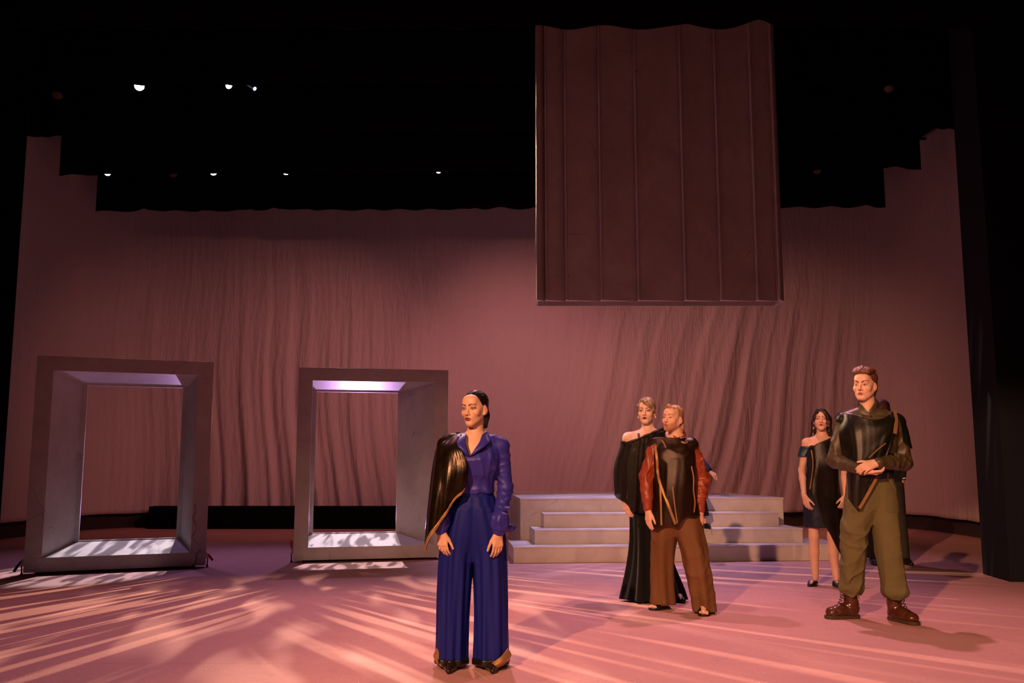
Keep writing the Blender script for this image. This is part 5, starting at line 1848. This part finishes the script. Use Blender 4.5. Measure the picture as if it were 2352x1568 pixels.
    for pts in ([(.110, .98), (.160, .975), (.205, .955)], [(.110, .985), (.108, .90), (.112, .815)], [(.112, .815), (.16, .805), (.205, .81)],
                [(-.115, .82), (-.06, .812), (-.025, .82)], [(.150, 1.045), (.180, 1.0), (.200, .955)]):
        on_front(pts, .010, 'pocket_seam', .002)
    B = Sdf((-.16, -.18, 1.03), (.26, .18, 1.11), .004)
    B.loft([(1.048, .050, .010, .172, .128), (1.088, .050, .010, .170, .126)], .003, p=2.3, yaw=-.12)
    bl = sdf_obj(B, 'belt', M_BELT, root)
    for x in (.060, .135):
        Q = B.hit(np.array([(x, -.2, 1.068)]), V3(0, 1, 0), .2, 101)[0]
        MB().box((Q[0] - .006, Q[1] - .006, 1.040), (Q[0] + .006, Q[1] + .002, 1.096)).build('belt_loop', M_KHAKI, bl, bevel=.002)
    # draped black satin tabard with a cowl neck
    cols = [[(-.140, .065, 1.545), (-.185, .03, 1.40), (-.165, -.02, 1.25), (-.150, -.06, 1.12), (-.150, -.075, 1.0), (-.155, -.085, .90)],
            [(-.128, -.02, 1.548), (-.150, -.085, 1.40), (-.140, -.115, 1.25), (-.138, -.135, 1.12), (-.146, -.135, 1.0), (-.140, -.135, .86)],
            [(-.085, -.085, 1.535), (-.090, -.150, 1.40), (-.090, -.170, 1.27), (-.100, -.175, 1.14), (-.115, -.165, 1.0), (-.112, -.150, .828)],
            [(-.020, -.135, 1.502), (-.020, -.172, 1.40), (-.030, -.185, 1.29), (-.050, -.190, 1.18), (-.070, -.175, 1.02), (-.080, -.155, .88)],
            [(.050, -.150, 1.490), (.050, -.180, 1.42), (.040, -.190, 1.33), (.020, -.195, 1.24), (-.010, -.185, 1.10), (-.035, -.165, .99)],
            [(.125, -.130, 1.505), (.120, -.172, 1.45), (.105, -.185, 1.38), (.085, -.192, 1.30), (.045, -.185, 1.17), (.000, -.170, 1.06)],
            [(.190, -.090, 1.535), (.185, -.140, 1.49), (.165, -.168, 1.42), (.140, -.180, 1.34), (.095, -.180, 1.22), (.035, -.170, 1.10)],
            [(.215, -.060, 1.552), (.225, -.105, 1.51), (.205, -.140, 1.45), (.180, -.160, 1.37), (.130, -.168, 1.25), (.060, -.165, 1.12)]]
    _, TB = drape('tabard', cols, M_BLACKSATIN, root, 110, 90, [(.0, .006, 4, .4, 2.0), (.003, .002, 2.2, 1.6, 5.0), (.001, .002, 9, 1.1, -2.0)], .003, clear=((GT, .007), (P, .006)))
    cols = [[(.205, -.075, 1.556), (.245, -.118, 1.48), (.262, -.118, 1.40), (.268, -.105, 1.33)],
            [(.250, -.04, 1.558), (.305, -.075, 1.47), (.325, -.085, 1.37), (.330, -.085, 1.29)],
            [(.258, .02, 1.556), (.325, .0, 1.47), (.355, -.01, 1.37), (.368, -.02, 1.275)],
            [(.235, .075, 1.550), (.300, .08, 1.46), (.330, .08, 1.37), (.345, .07, 1.30)]]
    drape('shoulder_flap', cols, M_BLACKSATIN, root, 50, 40, [(.0, .006, 3, .4, 1.0)], .003, clear=((G, .006),))
    ribbon('gold_strap', [(.245, -.050, 1.566), (.222, -.118, 1.50), (.196, -.160, 1.425), (.182, -.172, 1.385)], .030, M_GOLD, root, (.25, -.9, .3))
    ribbon('gold_strap', on_grid(TB, [(.040, 1.075), (-.015, .985), (-.065, .90), (-.104, .835)]), .022, M_GOLD, root)
    ribbon('fold_highlight', on_grid(TB, [(.10, 1.315), (.03, 1.262), (-.03, 1.205)]), .008, M_GOLD, root)  # thin gold ribbon standing in for the highlight along a tabard fold
    # laced boots
    for heel, toe, an in (((-.040, .110, 0), (-.312, .085, 0), J['anl']), ((.158, .055, 0), (.265, -.205, 0), J['anr'])):
        heel, toe, an = V3(*heel), V3(*toe), V3(*an)
        d = unit(toe - heel); L = np.linalg.norm(toe - heel); sd = np.cross(V3(0, 0, 1), d)
        lo = np.minimum(heel, toe) - .08; hi = np.maximum(heel, toe) + .08; lo[2] = -.005; hi[2] = .25
        Bt = Sdf(lo, hi, .0038)
        c0 = heel + d * .062
        dw = wrinkle(91, .003, 60, 5)
        Bt.chain([c0 + V3(0, 0, .215), c0 + V3(0, 0, .12), c0 + d * .008 + V3(0, 0, .06)], [.052, .050, .050], .02, disp=dw)
        Bt.chain([c0 + V3(0, 0, .055), heel + d * L * .55 + V3(0, 0, .058), heel + d * (L - .062) + V3(0, 0, .046)], [.050, .046, .043], .025, disp=dw)
        Bt.ell(heel + d * (L - .055) + V3(0, 0, .045), (.044, .044, .030), None, .02)
        half_below(Bt, .018); half_above(Bt, .212)
        bt = sdf_obj(Bt, 'boot', M_BOOT, root)
        So = Sdf(lo, (hi[0], hi[1], .06), .0038)
        def so(X, Y, Z, heel=heel, d=d, sd=sd, L=L):
            t = (X - heel[0]) * d[0] + (Y - heel[1]) * d[1]; u = (X - heel[0]) * sd[0] + (Y - heel[1]) * sd[1]
            w = .042 + .005 * np.sin(np.clip(t / L, 0, 1) * 5.0 + 3.6)
            e = np.sqrt(np.maximum(np.abs(t - L / 2) - L / 2 + .045, 0) ** 2 + (np.abs(u) / w * .045) ** 2) - .046
            return np.maximum(e, np.abs(Z - .0125) - .0125)
        So.func(so, So.lo, So.lo + So.n * So.h, .001, 'add')
        sdf_obj(So, 'sole', M_SOLE, bt)
        mb = MB()
        for i in range(6):
            t = i / 5
            q = (c0 + d * .052 + V3(0, 0, .190)) * (1 - t) + (heel + d * L * .60 + V3(0, 0, .098)) * t
            mb.tube([q + sd * .024 - V3(0, 0, .004), q + V3(0, 0, .004) + d * .006, q - sd * .024 - V3(0, 0, .004)], .0032, 6)
            mb.tube([q + sd * .024, q + V3(0, 0, -.012) + d * .014, q - sd * .024 - V3(0, 0, .02) + d * .012], .0026, 6)
        q = c0 + d * .056 + V3(0, 0, .198)
        for sg in (-1, 1):
            mb.tube([q, q + sd * sg * .02 + d * .016 + V3(0, 0, .008), q + sd * sg * .03 + d * .012 + V3(0, 0, -.02), q + sd * sg * .034 + d * .010 + V3(0, 0, -.05)], .0026, 6)
        mb.build('boot_laces', M_LACE, bt, True)
man_olive()


# ================================================================ man mostly hidden behind the man in olive
def man_suit():
    root = person('p', PZ(2045, 1295), label='balding man in black jacket with white cuff, half hidden behind man in olive')
    H = Head((.004, .0, 1.775), yaw=-.45, size=.232, sex='m')
    J = dict(neck=(.01, .018, 1.60), chest=(.0, .004, 1.39), pelvis=(.0, .01, 1.0),
             shl=(-.19, .01, 1.50), shr=(.19, .0, 1.50), ell=(-.22, .03, 1.21), elr=(.222, .03, 1.21),
             wrl=(-.19, -.05, .95), wrr=(.165, -.05, .945), hipl=(-.09, .01, .93), hipr=(.09, .01, .93),
             knl=(-.15, .0, .5), knr=(.13, .0, .5), anl=(-.19, .02, .09), anr=(.155, .02, .09), ftl=(-.21, -.12, .03), ftr=(.165, -.12, .03))
    S = Sdf((-.30, -.20, .0), (.30, .18, 1.92), .0065)
    body(S, J, 'm', 1.03)
    H.build(S, V3(*J['neck']) + V3(0, 0, -.02), jaw=1.05, neck_r=.058, brow=1.1)
    for a, sx in (('l', 1), ('r', -1)):
        hand(S, J['wr' + a], (sx * .15, -.08, -1), (sx * .5, .85, 0), (sx, 0, 0), .18, .7, .02, 1.1, (.3, .85, .3))
    b = sdf_obj(S, 'body', M_SKIN, root, skin_paint((.55, .31, .21), H, jaw_col=(.16, .07, .05)))
    H.face(S, b, brow_col=(.02, .01, .008), lip_col=(.34, .12, .1), lid=(.2, .08, .06))
    T = Sdf(H.c - .18, H.c + .18, .004)
    p, s, R = H.p, H.s, H.R
    T.ell(p(0, .03, .030), np.array((.077, .090, .078)) * s, R, .012)
    T.ell(p(0, -.075, .035), np.array((.090, .10, .13)) * s, R, .012, 'sub')
    for sx in (-1, 1):
        T.ell(p(sx * .078, .012, -.020), np.array((.022, .022, .034)) * s, R, .006, 'sub')
        T.ell(p(sx * .07, -.035, -.055), np.array((.040, .050, .050)) * s, R, .01, 'sub')
    sdf_obj(T, 'hair', HAIR_DARK, root)
    G = Sdf((-.33, -.20, .84), (.33, .20, 1.68), .0075)
    G.loft([(.86, 0, .01, .19, .135), (1.06, 0, .008, .172, .128), (1.30, 0, .002, .20, .148), (1.44, 0, .008, .20, .13), (1.53, .004, .014, .14, .10)], .02, p=2.3, disp=wrinkle(95, .004, 26, 5))
    for a in ('l', 'r'):
        sh, el, w = [V3(*J[k + a]) for k in ('sh', 'el', 'wr')]
        G.cone(V3(.006, .016, 1.555), sh, .072, .068, .03)
        fit_arm(G, sh, el, w + V3(0, .01, .05), (.068, .060, .052), .02, wrinkle(96, .005, 44, 5))
    G.cone((.006, .012, 1.55), (.006, 0, 1.68), .06, .07, .01, 'sub')
    sdf_obj(G, 'jacket', M_BLACKSUIT, root)
    for a in ('l', 'r'):
        w = V3(*J['wr' + a])
        C = Sdf(w - .07, w + .09, .0045)
        C.cone(w + V3(0, .008, .048), w + V3(0, .004, .016), .044, .042, .003)
        half_below(C, w[2] + .018); half_above(C, w[2] + .052)
        cf = sdf_obj(C, 'shirt_cuff', M_WHITE, root)
        C = Sdf(w - .07, w + .09, .0045)
        C.cone(w + V3(0, .008, .040), w + V3(0, .004, .0), .040, .0415, .003)
        half_below(C, w[2] + .004); half_above(C, w[2] + .020)
        sdf_obj(C, 'cuff_stripe', M_BLACKSUIT, cf)
    P = Sdf((-.32, -.20, .05), (.30, .20, 1.06), .008)
    for sx, x0, x1 in ((-1, -.19, -.09), (1, .158, .09)):
        P.loft([(.07, x0, .015, .070, .098), (.45, x0 * .85, .008, .078, .10), (.70, x1 * 1.15, .01, .10, .115), (.92, x1, .01, .105, .12)], .012, disp=wrinkle(97 + sx, .004, 26, 5))
    P.loft([(.74, 0, .01, .12, .06), (.86, 0, .01, .18, .12), (1.05, 0, .01, .17, .12)], .04)
    sdf_obj(P, 'trousers', M_DARKOLIVE, root)
    plain_shoes(root, [((-.19, .06, 0), (-.215, -.20, 0)), ((.152, .06, 0), (.172, -.20, 0))], M_BLACKSHOE, .047, .075)
man_suit()


# ================================================================ person coming down the steps behind the man in brown
def person_steps():
    z0 = PLAT_H[1]
    f = PZ(1612, 1211, z0)
    root = empty('person', (f.x, f.y - .10, z0))
    tag(root, 'person in navy jacket coming down the steps, nearly hidden behind man in brown', 'person')
    H = Head((-.355, -.06, 1.23), yaw=-.1, pitch=.25, size=.215, sex='f')
    J = dict(neck=(-.32, .0, 1.085), chest=(-.30, .03, .93), pelvis=(-.22, .10, .68),
             shl=(-.445, .03, 1.01), shr=(-.155, .03, 1.01), ell=(-.48, .06, .78), elr=(-.020, .05, .830),
             wrl=(-.45, -.05, .60), wrr=(.080, -.06, .690), hipl=(-.28, .10, .62), hipr=(-.14, .10, .62),
             knl=(-.25, -.06, .38), knr=(-.05, -.08, .40), anl=(-.25, .05, .085), anr=(.02, .02, .085), ftl=(-.26, -.09, .025), ftr=(.04, -.10, .025))
    S = Sdf((-.56, -.25, .0), (.30, .22, 1.46), .0065)
    body(S, J, 'f', .86)
    H.build(S, V3(*J['neck']) + V3(0, 0, -.02), neck_r=.05)
    hand(S, J['wrr'], (.75, -.2, -.5), (-.3, .3, -.9), (-.2, -1, 0), .17, .75, .05, 1.05, (.4, .8, .3))
    hand(S, J['wrl'], (0, -.1, -1), (1, .3, 0), (.2, -1, 0), .17, .4, .05)
    b = sdf_obj(S, 'body', M_SKIN, root, skin_paint((.72, .44, .36), H))
    H.face(S, b)
    T = Sdf(H.c - .18, H.c + .18, .004)
    p, s, R = H.p, H.s, H.R
    T.ell(p(0, .028, .040), np.array((.078, .096, .084)) * s, R, .012)
    T.ell(p(0, .075, -.03), np.array((.066, .050, .080)) * s, R, .02)
    T.ell(p(0, -.085, -.030), np.array((.064, .068, .098)) * s, R, .012, 'sub')
    for sx in (-1, 1): T.ell(p(sx * .07, -.03, -.05), np.array((.040, .050, .060)) * s, R, .01, 'sub')
    sdf_obj(T, 'hair', HAIR_DARK, root)
    G = Sdf((-.58, -.22, .50), (.26, .26, 1.18), .0075)
    G.loft([(.54, -.22, .09, .165, .13), (.72, -.25, .08, .15, .118), (.88, -.295, .035, .168, .142), (.98, -.305, .02, .165, .118), (1.04, -.315, .01, .11, .09)], .02, p=2.3)
    for a in ('l', 'r'):
        sh, el, w = [V3(*J[k + a]) for k in ('sh', 'el', 'wr')]
        G.cone(V3(-.315, .005, 1.065), sh, .058, .056, .03)
        d = unit(w - el)
        fit_arm(G, sh, el, w - d * .02, (.056, .052, .046), .02, wrinkle(99, .005, 46, 5))
    G.cone((-.32, 0, 1.07), (-.33, -.02, 1.18), .052, .06, .01, 'sub')
    sdf_obj(G, 'jacket', M_NAVYDARK, root)
    P = Sdf((-.44, -.20, .12), (.16, .24, .80), .008)
    P.loft([(.150, -.105, .0, .170, .13), (.38, -.14, .0, .160, .155), (.55, -.20, .07, .160, .140), (.72, -.225, .09, .14, .115)], .02, folds=[(.008, .0, 9, .3, 1.0)])
    sdf_obj(P, 'skirt', M_BLACKSUIT, root)
    plain_shoes(root, [((-.25, .075, 0), (-.265, -.13, 0)), ((.018, .05, 0), (.050, -.15, 0))], M_BLACKSHOE, .040, .055)
person_steps()
